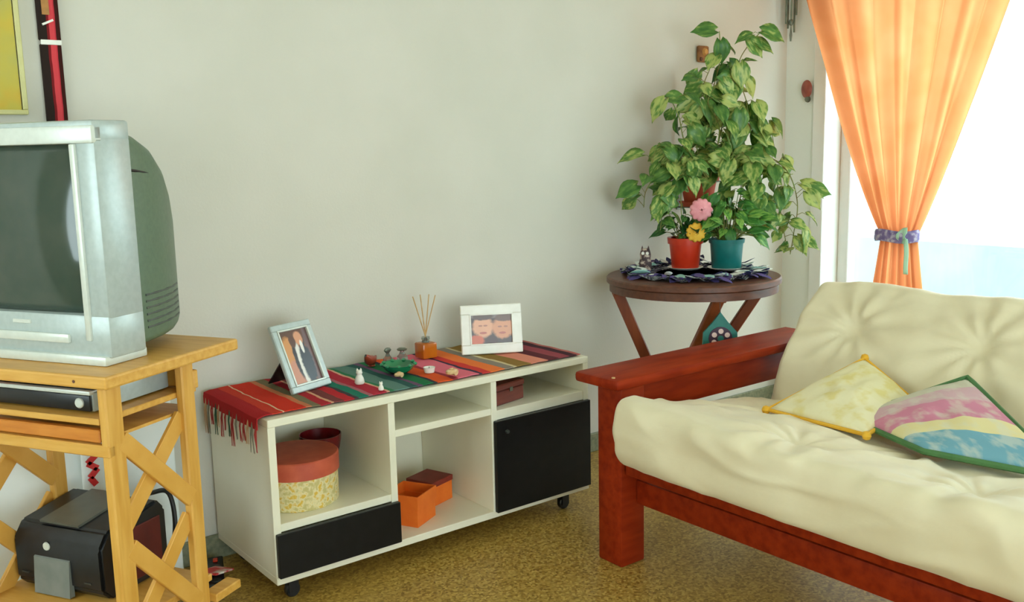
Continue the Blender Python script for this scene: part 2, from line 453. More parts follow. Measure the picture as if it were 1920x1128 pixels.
obj('door', box(d2 + .006, CL - .004, -0.016, 0.001, zs + t - .004, 0.426, .002, 1), M['black_lam'], cab)
kb = lathe(NB(), [(0, -.012), (.006, -.012), (.008, -.004), (.005, 0), (0, 0)], 14)
bmesh.ops.rotate(kb, matrix=Matrix.Rotation(R(-90), 3, 'X'), verts=kb.verts)
bmesh.ops.translate(kb, vec=(d2 + .05, -.016, .385), verts=kb.verts)
obj('knob', kb, M['dgrey'], cab, True)
for x in (0.07, CL - .085):
    for y in (0.055, CD - .06):
        c = NB()
        lathe(c, [(0, -.011), (.02, -.011), (.024, -.007), (.024, .007), (.02, .011), (0, .011)], 20)
        bmesh.ops.rotate(c, matrix=Matrix.Rotation(R(90), 3, 'X'), verts=c.verts)
        bmesh.ops.translate(c, vec=(x, y, .0245), verts=c.verts)
        cc = obj('castor', c, M['black'], cab, True)
        f = NB(); bx(f, x - .016, x + .016, y - .016, y - .012, .02, .066); bx(f, x - .016, x + .016, y + .012, y + .016, .02, .066); bx(f, x - .028, x + .028, y - .022, y + .022, .066, .074)
        obj('castor_fork', f, M['black'], cc)

# woven runner
RUN = [(0.0, (170, 36, 40)), (.03, (200, 60, 44)), (.055, (224, 190, 160)), (.062, (206, 52, 34)), (.115, (196, 120, 84)), (.13, (120, 110, 84)), (.155, (170, 40, 50)), (.18, (214, 160, 130)),
       (.19, (120, 60, 60)), (.215, (188, 44, 52)), (.245, (70, 60, 66)), (.255, (36, 120, 100)), (.285, (170, 100, 110)), (.295, (176, 44, 62)), (.335, (214, 160, 140)), (.34, (52, 120, 84)), (.355, (92, 128, 120)), (.40, (46, 88, 84)),
       (.425, (110, 80, 110)), (.44, (34, 110, 70)), (.475, (48, 50, 60)), (.485, (216, 86, 40)), (.535, (150, 50, 60)), (.55, (220, 110, 130)), (.62, (60, 50, 70)), (.63, (204, 60, 56)), (.66, (232, 120, 60)),
       (.705, (140, 130, 120)), (.735, (206, 190, 150)), (.75, (140, 110, 56)), (.80, (222, 140, 120))]
RUN2 = [(0, (222, 140, 120)), (.3, (96, 44, 52)), (.5, (150, 70, 80)), (.7, (70, 40, 50)), (.85, (176, 100, 96)), (1, (110, 60, 60))]
m_run = ramp_mat('striped_weave', RUN, 'X', 0.0, 1.285, wob=0.012, bump=0.35)
m_run2 = ramp_mat('striped_weave_end', RUN2, 'X', 1.03, 1.285, wob=0.02, bump=0.35)
run = thing('table_runner', 'striped red green and pink woven runner with tassels along cabinet top', 'runner', (CX - .012, CY + .016, CT))
RL, RD = 1.265, CD - .03
def run_f(u, v):
    s = u * (RL + .034) - .034
    w = 0.003 * nz(u * 9, v * 5, 1.3) + 0.0025 * nz(u * 30, v * 3, 4.1)
    skew = 0.018 * nz(u * 2.2, 0, 3.3) * (1 - v)
    z = 0.006 + w
    x = s
    if s < 0.012:
        k = 0.012 - s
        x = 0.012 - 0.018 * math.sin(min(1, k / .014) * math.pi / 2)
        z = 0.006 + w - max(0, k - .006) * 0.95
    return (x, 0.012 + skew + v * (RD - .012), max(z, 0.0035) if s >= .012 else z)
bm = sheet(110, 24, run_f, 0.003)
me_run = obj('weave', bm, [m_run, m_run2], run, True)
for p in me_run.data.polygons:
    if p.center.x > 1.03: p.material_index = 1
tcols = [mat('tassel_red', (150, 44, 40), rough=.9), mat('tassel_green', (50, 84, 60), rough=.9), mat('tassel_tan', (176, 140, 104), rough=.9), mat('tassel_grey', (120, 116, 100), rough=.9)]
for k in range(15):
    y = 0.02 + k * (RD - .04) / 14
    b = NB(); ln = random.uniform(.06, .11)
    for j in range(3):
        a = random.uniform(-.006, .006); c = random.uniform(-.012, .012)
        tube(b, [(-.007, y + a * .3, -.012), (-.011 - .002 * j, y + a, -.022 - ln * .3), (-.010 - .002 * j, y + a + c, -.022 - ln)], [.0022, .002, .0012], 5)
    obj('tassel', b, tcols[(k * 7) % 4 if k % 3 else 0], run, True)

# ------------------------------------------------------------------ photo frames
def photo_frame(name, label, loc, rz, w, h, bw, tilt, mframe, prt, easel=True):
    fr = thing(name, label, 'photo frame', loc, rz)
    T = Matrix.Rotation(-tilt, 4, 'X')      # leans back (+y)
    d = 0.016
    b = NB()
    for a in ((-w / 2, w / 2, 0, bw), (-w / 2, w / 2, h - bw, h)): bx(b, a[0], a[1], 0, d, a[2], a[3], .003, 1)
    for a in ((-w / 2, -w / 2 + bw), (w / 2 - bw, w / 2)): bx(b, a[0], a[1], 0.0004, d - .0004, bw - .002, h - bw + .002, .003, 1)
    bmesh.ops.transform(b, matrix=T, verts=b.verts); obj('frame_border', b, mframe, fr)
    b = NB()
    bb_ = bw * .92; e = bw + .012
    for a in ((-w / 2 + bb_, w / 2 - bb_, bb_, bb_ + .006), (-w / 2 + bb_, w / 2 - bb_, h - bb_ - .006, h - bb_)): bx(b, a[0], a[1], -.003, .006, a[2], a[3], .001, 1)
    for a in ((-w / 2 + bb_, -w / 2 + bb_ + .006), (w / 2 - bb_ - .006, w / 2 - bb_)): bx(b, a[0], a[1], -.003, .006, bb_ + .006, h - bb_ - .006, .001, 1)
    bmesh.ops.transform(b, matrix=T, verts=b.verts); obj('inner_lip', b, M['silver_l'] if easel else mframe, fr)
    iw, ih = w - 2 * bw, h - 2 * bw
    p = obj('photo_print', box(-iw / 2, iw / 2, .006, .009, 0, ih), prt(iw, ih), fr)
    p.matrix_local = T @ Matrix.Translation((0, 0, bw))
    b = box(-w / 2 + .008, w / 2 - .008, d - .004, d + .003, .006, h - .006)
    bmesh.ops.transform(b, matrix=T, verts=b.verts); obj('backing', b, M['black'], fr)
    top = T @ Vector((0, d + .003, h * .62))
    foot = Vector((0, top.y + h * .42, 0.004))
    b = NB(); beam(b, top, foot, w * .42, .004, (0, 0, 1), 0)
    obj('easel_leg', b, M['black'], fr)
    return fr
prt1 = lambda w, h: print_mat('couple_print', (150, 92, 56), [(.5, .92, .8, .2, (96, 60, 40)), (.9, .5, .12, .8, (110, 84, 84)), (.22, .6, .2, .28, (206, 140, 76)), (.25, .2, .3, .25, (196, 130, 100)), (.42, .45, .13, .36, (40, 34, 36)), (.50, .36, .10, .42, (226, 222, 214)),
    (.68, .36, .19, .42, (44, 52, 62)), (.62, .82, .14, .13, (214, 150, 112)), (.40, .78, .11, .11, (92, 56, 36)), (.66, .66, .05, .12, (230, 226, 220))], w, h)
prt2 = lambda w, h: print_mat('two_faces_print', (70, 44, 38), [(.5, .98, .8, .12, (130, 116, 110)), (.30, .58, .25, .36, (226, 164, 128)), (.78, .52, .26, .36, (218, 150, 110)), (.30, .92, .26, .12, (92, 62, 50)), (.82, .86, .24, .12, (110, 76, 60)), (.12, .12, .2, .2, (206, 96, 60)), (.5, .1, .14, .2, (70, 30, 24)),
    (.24, .62, .05, .03, (172, 112, 88)), (.36, .62, .05, .03, (172, 112, 88)), (.70, .57, .05, .03, (172, 112, 88)), (.84, .57, .05, .03, (172, 112, 88)), (.3, .38, .09, .04, (184, 96, 80)), (.76, .36, .09, .04, (184, 96, 80))], w, h)
TOPZ = CT + 0.0125
photo_frame('photo_frame', 'silver grey portrait photo frame with a couple print, propped on its easel', (1.345, 2.80, TOPZ), R(18), 0.172, 0.232, 0.022, R(24), M['silver'], prt1)
photo_frame('photo_frame', 'white landscape photo frame with two faces close together', (2.095, 2.825, TOPZ), R(-28), 0.232, 0.185, 0.036, R(9), M['whitecer'], prt2, False)

# ------------------------------------------------------------------ small things on the runner
def P(x, y): return (x, y, TOPZ)
df = thing('reed_diffuser', 'square amber glass reed diffuser with thin wooden sticks', 'diffuser', P(1.875, 2.945))
obj('jar', box(-.031, .031, -.031, .031, 0, .058, .006, 2), M['amber'], df, True)
obj('neck', lathe(NB(), [(0, .058), (.015, .058), (.013, .066), (.016, .07), (.016, .078), (0, .078)], 18), M['clear_glass'], df, True)
for a, tl in ((200, .33), (155, .22), (20, .16), (-10, .24), (95, .12)):
    dx, dy = math.sin(tl) * math.cos(R(a)) * .19, math.sin(tl) * math.sin(R(a)) * .19
    obj('reed', tube(NB(), [(-dx * .14, -dy * .14, .06), (dx, dy, .06 + .175 * math.cos(tl))], .0021, 6), M['wax'], df, True)

g = thing('glass_dish', 'small emerald green glass dish with wavy rim', 'dish', P(1.668, 2.80))
obj('bowl', lathe(NB(), [(0, .0), (.028, .0), (.048, .014), (.062, .034), (.059, .034), (.045, .017), (.025, .006), (0, .005)], 28), M['green_glass'], g, True)
b = NB()
for k in range(9):
    a = k * 2 * math.pi / 9; lathe(b, [(0, -.007), (.006, -.004), (.008, 0), (.006, .004), (0, .007)], 10, (.058 * math.cos(a), .058 * math.sin(a), .033))
obj('rim_beads', b, M['green_glass'], g, True)
g = thing('glass_bottle', 'little clear glass bottle with a flat metal cap', 'bottle', P(1.745, 2.90))
obj('bottle_body', lathe(NB(), [(0, 0), (.018, 0), (.020, .004), (.020, .03), (.012, .04), (.008, .048), (.008, .054), (0, .054)], 20), M['clear_glass'], g, True)
obj('cap', lathe(NB(), [(0, .054), (.017, .054), (.019, .058), (.012, .062), (0, .062)], 18), M['metal'], g, True)
g = thing('glass_bottle', 'little clear glass bottle with a leaf shaped metal stopper', 'bottle', P(1.70, 2.925))
obj('bottle_body', lathe(NB(), [(0, 0), (.015, 0), (.017, .004), (.017, .026), (.009, .036), (.006, .045), (0, .045)], 20), M['clear_glass'], g, True)
obj('stopper', lathe(NB(), [(0, .045), (.006, .045), (.016, .056), (.010, .064), (0, .066)], 12, sy=.35), M['metal'], g, True)
bird_m = mat('rust_red_glaze', (150, 56, 34), (170, 74, 44), rough=.35)
def bird(name, label, loc, rz, m, s=1.0):
    g = thing(name, label, 'figurine', loc, rz)
    b = NB(); tube(b, [(-.034 * s, 0, .024 * s), (-.02 * s, 0, .018 * s), (0, 0, .017 * s), (.018 * s, 0, .022 * s), (.03 * s, 0, .034 * s), (.038 * s, 0, .040 * s)], [.003 * s, .009 * s, .0165 * s, .015 * s, .009 * s, .004 * s], 12)
    obj('body', b, m, g, True)
    obj('beak', tube(NB(), [(.037 * s, 0, .040 * s), (.048 * s, 0, .038 * s)], [.004 * s, .0006], 8), M['black'], g, True)
    obj('foot_base', lathe(NB(), [(0, 0), (.012 * s, 0), (.009 * s, .006 * s), (0, .006 * s)], 14), m, g, True)
    return g
bird('bird_figurine', 'tiny rust red bird figurine with raised tail beside green dish', P(1.655, 2.965), R(215), bird_m, 1.15)
def cat(label, loc, s, m):
    g = thing('cat_figurine', label, 'figurine', loc, R(-110))
    obj('body', lathe(NB(), [(0, 0), (.014 * s, 0), (.017 * s, .006 * s), (.014 * s, .02 * s), (.008 * s, .032 * s), (0, .035 * s)], 16), m, g, True)
    obj('head', lathe(NB(), [(0, .028 * s), (.008 * s, .030 * s), (.011 * s, .038 * s), (.008 * s, .046 * s), (0, .048 * s)], 14), m, g, True)
    for q in (-1, 1):
        obj('ear', lathe(NB(), [(.004 * s, .044 * s), (.0028 * s, .049 * s), (0, .054 * s)], 6, (0, q * .006 * s, 0)), m, g, True)
    return g
cat('tiny white cat figurine on the runner beside the silver photo frame', P(1.49, 2.755), 1.0, M['whitecer'])
cat('tiny mint white cat figurine close to the cabinet front edge', P(1.50, 2.632), .55, M['whitecer'])
g = thing('tealight_cup', 'small cream tealight cup beside the green glass dish', 'candle', P(1.752, 2.735))
obj('cup', lathe(NB(), [(0, 0), (.017, 0), (.021, .018), (.019, .018), (.017, .013), (0, .013)], 20), M['whitecer'], g, True)
obj('wick', tube(NB(), [(0, 0, .013), (0, .001, .02)], .001, 5), M['black'], g)
shell_m = mat('shell', (208, 170, 120), (226, 196, 150), rough=.4, scale=60)
for k, (x, y, s, lab) in enumerate(((1.775, 2.628, 1.1, 'beige snail shell at the edge of the runner'), (1.63, 2.735, .8, 'smaller beige snail shell below the green glass dish'))):
    b = NB(); pts = []
    for i in range(30):
        a = i * .42; r = .016 * s * (1 - i / 32)
        pts.append((r * math.cos(a), r * math.sin(a) * .8, .010 * s + .0006 * i * s))
    tube(b, pts, [.010 * s * (1 - i / 31) + .0008 for i in range(30)], 8)
    tag(obj('snail_shell', b, shell_m, None, True, P(x, y)), lab, 'shell', None)

# ------------------------------------------------------------------ things inside the cabinet
SZ = sl + t + .0005
def card_mat(name, base, a, b2, scale=26):
    m, nt, N, L, Pb = new_mat(name); Pb.inputs['Roughness'].default_value = .6
    tc = N.new('ShaderNodeTexCoord'); v = N.new('ShaderNodeTexVoronoi'); v.feature = 'SMOOTH_F1'; v.inputs['Scale'].default_value = scale; L.new(tc.outputs['Object'], v.inputs['Vector'])
    n1 = N.new('ShaderNodeTexNoise'); n1.inputs['Scale'].default_value = scale; n1.inputs['Detail'].default_value = 3; L.new(tc.outputs['Object'], n1.inputs['Vector'])
    rp = N.new('ShaderNodeValToRGB'); cr = rp.color_ramp; cr.elements[0].position = .38; cr.elements[1].position = .62
    cr.elements[0].color = lin(base); cr.elements[1].color = lin(a); e = cr.elements.new(.52); e.color = lin(b2)
    L.new(n1.outputs['Fac'], rp.inputs[0]); L.new(rp.outputs[0], Pb.inputs['Base Color'])
    return m
hb = thing('round_box', 'round cardboard hat box with golden pattern and terracotta red lid', 'box', (1.252, 2.757, SZ))
obj('box_body', lathe(NB(), [(0, 0), (.126, 0), (.128, .003), (.128, .12), (0, .12)], 48), card_mat('gold_pattern_card', (196, 182, 120), (214, 176, 70), (226, 214, 168), 60), hb, True)
obj('lid', lathe(NB(), [(.1285, .1), (.133, .1), (.133, .152), (.129, .156), (0, .156)], 48), mat('terracotta_card', (178, 74, 50), (192, 88, 60), rough=.55), hb, True)
bw = thing('lacquer_bowl', 'deep black bowl with dark red rim behind the hat box', 'bowl', (1.41, 2.905, SZ))
obj('bowl_body', lathe(NB(), [(0, 0), (.032, 0), (.036, .01), (.05, .05), (.064, .1), (.062, .1), (.046, .05), (.03, .016), (0, .014)], 32), M['black'], bw, True)
obj('rim_band', lathe(NB(), [(.0645, .1), (.07, .13), (.072, .15), (.069, .15), (.067, .13), (.0615, .1)], 32), mat('dark_red_glaze', (96, 14, 18), (112, 20, 24), rough=.2), bw, True)
BZ = CB + t + .0005
def open_box(label, loc, rz, w, d, h, lidtop):
    g = thing('gift_box', label, 'box', loc, rz)
    b = NB(); th = .004
    bx(b, -w, w, -d, d, 0, th); bx(b, -w, -w + th, -d, d, th, h); bx(b, w - th, w, -d, d, th, h); bx(b, -w + th, w - th, -d, -d + th, th, h); bx(b, -w + th, w - th, d - th, d, th, h)
    obj('box_body', b, M['orangebox'], g)
    b = NB(); e = .004; z0, z1 = h - .012, h + lidtop
    for q in ((-w - e, -w - .0005, -d - e, d + e), (w + .0005, w + e, -d - e, d + e), (-w - .0005, w + .0005, -d - e, -d - .0005), (-w - .0005, w + .0005, d + .0005, d + e)): bx(b, q[0], q[1], q[2], q[3], z0, z1)
    if lidtop < .02: bx(b, -w - e, w + e, -d - e, d + e, z1, z1 + .003)
    obj('lid' if lidtop < .02 else 'collar', b, M['orangebox'], g)
    return g
open_box('bright orange open square card box in the cabinet, its rim folded up', (1.648, 2.722, BZ), R(28), .062, .062, .075, .034)
g = thing('gift_box', 'smaller orange card box with dark red lid behind the open one', 'box', (1.80, 2.835, BZ), R(18))
obj('box_body', box(-.058, .058, -.058, .058, 0, .07, .001, 1), M['orangebox'], g)
obj('lid', box(-.061, .061, -.061, .061, .07, .09, .002, 1), mat('dark_red_card', (120, 34, 24), (134, 44, 30), rough=.6), g)
RZ = .426 + t * 1.4 + .0005
g = thing('wooden_box', 'small reddish brown wooden box on the upper right cabinet shelf', 'box', (2.025, 2.70, RZ), R(12))
mwood = mat('red_brown_wood', (104, 44, 34), (124, 58, 44), rough=.45, scale=8, stretch=(1, 6, 6))
obj('box_body', box(-.075, .075, -.055, .055, 0, .05, .003, 1), mwood, g)
obj('lid', box(-.078, .078, -.058, .058, .052, .074, .004, 1), mwood, g)
obj('clasp', box(-.008, .008, -.061, -.058, .042, .058, .001, 1), M['metal'], g)

# ------------------------------------------------------------------ pine trolley table with the television
FX, FY, TRZ = 0.585, 2.318, R(-60)
TW, TD, TZ = 0.58, 0.49, 0.85
tt = thing('pine_table', 'yellow pine television trolley with crossed side braces and shelves', 'table', (FX, FY, 0), TRZ)
obj('table_top', box(-TW, 0, 0, TD, TZ - .032, TZ, .006, 2), M['pine'], tt)
lw = .055; lt = .026
s0, s1 = .022, .288       # leg front edges along the depth
for side in (0, 1):
    xo = -.03 - lt if side == 0 else -TW + .03
    for s in (s0, s1):
        obj('leg', box(xo, xo + lt, s, s + lw * (1 if s == s0 else .85), 0, TZ - .032, .004, 1), M['pine_v'], tt)
    xc = xo + lt / 2
    for (za, zb) in ((.675, .445), (.395, .145)):
        for k, (a, b) in enumerate(((za, zb), (zb, za))):
            q = NB(); off = -.007 if k else .007
            beam(q, (xc + off, s0 + lw * .8, a), (xc + off, s1 + .008, b), .013, .048, (0, 0, 1), .002)
            obj('brace', q, M['pine_b'], tt)
obj('front_rail', box(-TW + .03, -.03, s0 - .002, s0 + .02, .642, .672, .003, 1), M['pine'], tt)
obj('tray_front', box(-TW + .06, -.062, s0 + .004, s0 + .024, .676, .708, .003, 1), M['pine_o'], tt)
obj('shelf', box(-TW + .056, -.0565, s0 + .0, .37, .722, .738, .002, 1), M['pine'], tt)
obj('tray_floor', box(-TW + .06, -.062, s0 + .024, .36, .676, .684), M['pine'], tt)
obj('lower_shelf', box(-TW + .02, -.062, -.02, .385, .165, .185, .003, 1), M['pine'], tt)
obj('shelf_runner', box(-.061, -.012, s1 + .05, .445, .125, .15, .003, 1), M['pine'], tt)
obj('back_rail', box(-TW + .03, -.03, s1 + .045, s1 + .063, .74, .79, .003, 1), M['pine'], tt)
kn = lathe(NB(), [(0, 0), (.004, 0), (.004, .002), (0, .002)], 10)
bmesh.ops.rotate(kn, matrix=Matrix.Rotation(R(90), 3, 'X'), verts=kn.verts); bmesh.ops.translate(kn, vec=(-.1, 0.001, TZ - .016), verts=kn.verts)
obj('screw_plug', kn, M['brown'], tt)

def tl(x, y, z):   # trolley-local point to the room
    c, s = math.cos(TRZ), math.sin(TRZ)
    return (FX + x * c - y * s, FY + x * s + y * c, z)

TVW, TVH = .58, .60
tv = thing('television', 'silver tube television with deep grey rear housing on pine trolley', 'television', tl(-.074 - TVW / 2, .10, TZ + .0005), TRZ)
hw = TVW / 2
SX, SZ0, SZ1 = hw - .075, .125, .548
b = NB()          # front shell as a frame with an opening for the tube
bx(b, -hw, hw, 0, .12, .018, SZ0, .008, 2); obj('chin_panel', b, M['silver'], tv, True)
obj('top_bezel', box(-hw, hw, 0, .12, SZ1, TVH, .008, 2), M['silver'], tv, True)
for q in (-1, 1):
    x0, x1 = sorted((q * SX, q * hw))
    obj('side_bezel', box(x0, x1, 0.002, .12, SZ0 - .012, SZ1 + .012, .008, 2), M['silver'], tv, True)
    x0, x1 = sorted((q * (SX + .0), q * (SX + .018)))
    obj('bezel_strip', box(x0, x1, -.006, .01, .06, SZ1 - .004, .004, 2), M['silver_l'], tv, True)
obj('top_strip', box(-hw, hw, -.004, .03, SZ1 - .004, TVH - .012, .006, 2), M['silver_l'], tv, True)
obj('base_plinth', box(-hw + .01, hw - .01, -.012, .13, 0, .024, .004, 2), M['silver_l'], tv, True)
def scr(u, v):
    x = (u * 2 - 1) * SX; z = SZ0 + v * (SZ1 - SZ0)
    bul = .022 * (1 - (u * 2 - 1) ** 2 * .75) * (1 - (v * 2 - 1) ** 2 * .6)
    return (x, .028 - bul, z)
bm = sheet(24, 18, scr, -.004)
obj('screen', bm, M['screen'], tv, 'all')
obj('control_flap', box(-.2, hw - .13, -.008, .004, .052, .075, .003, 2), M['silver_l'], tv, True)
obj('logo_badge', box(-.03, .03, -.004, .002, .096, .106, .001, 1), M['silver_l'], tv)
# rear housing: rounded sections lofted along the depth
secs = [(.12, .272, .030, .575), (.17, .268, .030, .566), (.24, .250, .030, .54), (.30, .225, .032, .50), (.35, .195, .036, .45), (.39, .165, .042, .395), (.405, .145, .055, .36)]
b = NB(); rings = []
for y, w2, z0, z1 in secs:
    ring = []; rr = .035 + (y - .12) * .12; n = 6
    for cx, cz, a0 in ((w2 - rr, z1 - rr, 0), (-w2 + rr, z1 - rr, 90), (-w2 + rr * .4, z0 + rr * .4, 180), (w2 - rr * .4, z0 + rr * .4, 270)):
        r0 = rr if a0 < 180 else rr * .4
        for k in range(n + 1):
            a = R(a0 + 90 * k / n); ring.append(b.verts.new((cx + r0 * math.cos(a), y, cz + r0 * math.sin(a))))
    rings.append(ring)
for p, q in zip(rings, rings[1:]):
    n = len(p)
    for k in range(n): b.faces.new((p[k], p[(k + 1) % n], q[(k + 1) % n], q[k]))
b.faces.new(rings[-1]); b.faces.new(rings[0][::-1])
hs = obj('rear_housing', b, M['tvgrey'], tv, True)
def hx(y, z):
    for (ya, wa, *_), (yb, wb_, *_2) in zip(secs, secs[1:]):
        if ya <= y <= yb: return wa + (wb_ - wa) * (y - ya) / (yb - ya)
    return secs[-1][1]
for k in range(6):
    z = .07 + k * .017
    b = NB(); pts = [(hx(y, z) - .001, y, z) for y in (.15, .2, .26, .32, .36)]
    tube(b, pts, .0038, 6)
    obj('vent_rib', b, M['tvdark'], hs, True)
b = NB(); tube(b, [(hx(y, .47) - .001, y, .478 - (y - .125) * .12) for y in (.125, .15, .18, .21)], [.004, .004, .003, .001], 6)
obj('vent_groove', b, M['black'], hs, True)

# set-top player on the upper shelf
dv = thing('video_player', 'flat silver video player with glossy black front under the television', 'player', tl(-.105 - .20, .05, .7385), TRZ)
obj('casing', box(-.2, .2, .008, .27, .004, .058, .004, 2), M['silver'], dv, True)
obj('front_panel', box(-.196, .196, 0, .009, .006, .046, .003, 2), M['black'], dv, True)
obj('top_lip', box(-.2, .2, -.002, .03, .047, .058, .003, 2), M['silver_l'], dv, True)
kb = lathe(NB(), [(0, 0), (.013, 0), (.013, .004), (.010, .007), (0, .007)], 20)
bmesh.ops.rotate(kb, matrix=Matrix.Rotation(R(90), 3, 'X'), verts=kb.verts); bmesh.ops.translate(kb, vec=(.165, 0, .027), verts=kb.verts)
obj('dial', kb, M['silver_l'], dv, True)
for x in (-.17, .17):
    for y in (.03, .24): obj('foot', lathe(NB(), [(0, 0), (.01, 0), (.01, .004), (0, .004)], 12, (x, y, 0)), M['black'], dv)
st = thing('console_box', 'slim black box on top of the silver video player', 'box', tl(-.345, .075, .7975), TRZ)
obj('casing', box(-.15, .15, 0, .16, .0, .018, .003, 1), M['black'], st)
obj('red_stripe', box(-.15, -.02, -.001, .001, .004, .012), M['redpot'], st)

# printer on the lower shelf
pr = thing('printer', 'black desktop printer with grey central panel on lower trolley shelf', 'printer', tl(-.522, .13, .1855), TRZ)
pw, pd = .315, .25
def extr(bm, prof, x0, x1):
    a = [bm.verts.new((x0, y, z)) for y, z in prof]; c = [bm.verts.new((x1, y, z)) for y, z in prof]
    bm.faces.new(a); bm.faces.new(c[::-1]); n = len(a)
    for i in range(n): bm.faces.new((a[i], a[(i + 1) % n], c[(i + 1) % n], c[i]))
    return bm
b = NB(); prof = [(0.03, 0), (0.0, .03), (0.0, .15), (.03, .19), (pd - .03, .215), (pd, .18), (pd, 0)]
extr(b, prof, 0, pw); bmesh.ops.bevel(b, geom=b.edges[:], offset=.008, segments=2, affect='EDGES')
obj('casing', b, M['black'], pr, True)
b = NB(); extr(b, [(.030, .1900), (pd - .032, .2140), (pd - .033, .2200), (.028, .1965)], .075, .215); obj('top_panel', b, mat('grey_plastic_lid', (92, 94, 86), (100, 102, 92), rough=.35), pr)
b = NB(); extr(b, [(-.012, .004), (-.004, .105), (.004, .11), (.006, .004)], .078, .205); obj('output_flap', b, mat('mid_grey_plastic', (112, 120, 116), (124, 130, 126), rough=.4), pr)
kb = lathe(NB(), [(0, 0), (.012, 0), (.011, .003), (0, .003)], 18)
bmesh.ops.rotate(kb, matrix=Matrix.Rotation(R(90), 3, 'X'), verts=kb.verts); bmesh.ops.translate(kb, vec=(.125, .0, .138), verts=kb.verts)
obj('badge', kb, M['silver_l'], pr, True)
for x in (.025, .25): obj('front_slot', box(x, x + .025, -.002, .002, .05, .054), M['dgrey'], pr)
obj('side_reflection', box(pw - .001, pw + .004, .04, pd - .03, .02, .17, .002, 1), M['reflect_red'], pr)  # added plate: dark red stands in for warm light reflected by the black side

# things behind the trolley
wp = mat('white_plastic', (226, 234, 232), (236, 242, 240), rough=.5, scale=6)
wbx = thing('white_board', 'large white board propped against the wall behind the trolley', 'board', (0.66, WALLY - .040, 0))
obj('board_panel', box(-.28, .30, 0, .022, 0, .62, .003, 1), wp, wbx)
obj('edge_strip', box(-.28, .30, -.001, .023, .62, .63, .002, 1), M['whitecer'], wbx)
bag = thing('plastic_bag', 'white plastic bag with red lettering leaning on the white board', 'bag', (0.70, 3.016, 0), R(0))
def bagf(u, v):
    a = u * 2 * math.pi
    w = .036 * (1 - .25 * v ** 3) * (1 + .06 * math.sin(5 * a + 3 * v)); d = .015 * (1 - .3 * v)
    return (w * math.cos(a), d * math.sin(a) + .002 * nz(u * 6, v * 7), v * .55)
b = NB(); rows = [[b.verts.new(bagf(i / 24, j / 14)) for i in range(24)] for j in range(15)]
for j in range(14):
    for i in range(24): b.faces.new((rows[j][i], rows[j][(i + 1) % 24], rows[j + 1][(i + 1) % 24], rows[j + 1][i]))
b.faces.new(rows[0][::-1]); b.faces.new(rows[-1])
obj('bag_body', b, wp, bag, True)
redp = mat('red_print', (206, 34, 36), (216, 46, 46), rough=.5)
b = NB()
zig = [(.012, .51), (-.014, .49), (.014, .47), (-.016, .445), (.012, .425), (-.012, .40), (0.004, .375)]
for p, q in zip(zig, zig[1:]): beam(b, (p[0], -.0165, p[1]), (q[0], -.0165, q[1]), .003, .018, (0, 1, 0) if False else (1, 0, 0) if abs(p[0] - q[0]) < .001 else (0, 0, 1), 0)
obj('red_lettering', b, redp, bag)
tag(obj('black_cord', tube(NB(), smooth_path([(.77, 3.0, .006), (.76, 3.01, .12), (.752, 3.02, .35), (.75, 3.02, .60), (.77, 3.02, .78)]), .003, 6), M['black'], None, True), 'thin black power cord hanging in front of the white board', 'cord')
tag(obj('cable_loop', tube(NB(), smooth_path([(.765, 2.945, .012), (.775, 2.935, .20), (.795, 2.93, .315), (.85, 2.925, .335), (.895, 2.925, .32), (.905, 2.92, .22), (.88, 2.91, .10), (.86, 2.90, .03), (.90, 2.86, .01)]), .0075, 8), M['black'], None, True), 'thick black cable bent into a loop behind the trolley', 'cable')
g = thing('power_strip', 'black power strip with red booklet wedged beside the cabinet', 'power strip', (1.015, 2.90, 0), R(70))
obj('strip_body', box(-.11, .11, -.025, .025, 0, .04, .005, 2), M['black'], g, True)
obj('switch', box(.06, .085, -.008, .008, .04, .045, .002, 1), M['redpot'], g)
for x in (-.08, -.03, .02): obj('socket', lathe(NB(), [(0, .04), (.016, .04), (.016, .042), (.013, .041), (0, .041)], 16, (x, 0, 0)), M['dgrey'], g)
tag(obj('booklet', box(-.05, .05, -.035, .035, 0, .006, .001, 1, Matrix.Translation((1.0, 2.86, .052)) @ Matrix.Rotation(R(35), 4, 'Z') @ Matrix.Rotation(R(14), 4, 'Y')), card_mat('booklet_print', (196, 40, 44), (230, 226, 216), (206, 60, 60), 12)), 'red and white booklet lying on the black power strip', 'booklet')

# ------------------------------------------------------------------ things on the back wall
g = thing('wall_picture', 'yellow ochre framed picture on the wall above the television', 'picture', (0.40, WALLY - .018, 1.487))
pm = card_mat('ochre_painting', (176, 168, 78), (206, 164, 40), (190, 172, 60), 5)
obj('canvas', box(-.215, .215, 0.004, .016, .012, .70), pm, g)
fm = mat('ochre_frame', (196, 190, 128), (206, 200, 140), rough=.5)
for a in ((-.232, .232, 0, .014), (-.232, .232, .698, .712)): obj('frame_bar', box(a[0], a[1], 0, .018, a[2], a[3], .002, 1), fm, g)
for a in ((-.232, -.218), (.218, .232)): obj('frame_bar', box(a[0], a[1], 0, .018, .014, .698, .002, 1), fm, g)
g = thing('wall_banner', 'narrow red and black hanging with two stacked panels beside the picture', 'hanging', (0.708, WALLY - .016, 1.40), 0)
bmr = ramp_mat('banner_cloth', [(0, (44, 34, 30)), (.38, (120, 30, 34)), (.5, (206, 70, 76)), (.74, (190, 54, 64)), (.8, (60, 26, 22)), (1, (50, 24, 20))], 'X', -.029, .029, wob=.12)
p1 = obj('panel', box(-.029, .029, 0, .012, 0, .288, .003, 1), bmr, g)
p2 = obj('panel', box(-.030, .030, 0, .012, .298, .72, .003, 1), bmr, g)
obj('clip', box(-.026, .03, -.002, .004, .286, .300, .001, 1), M['whitecer'], g)
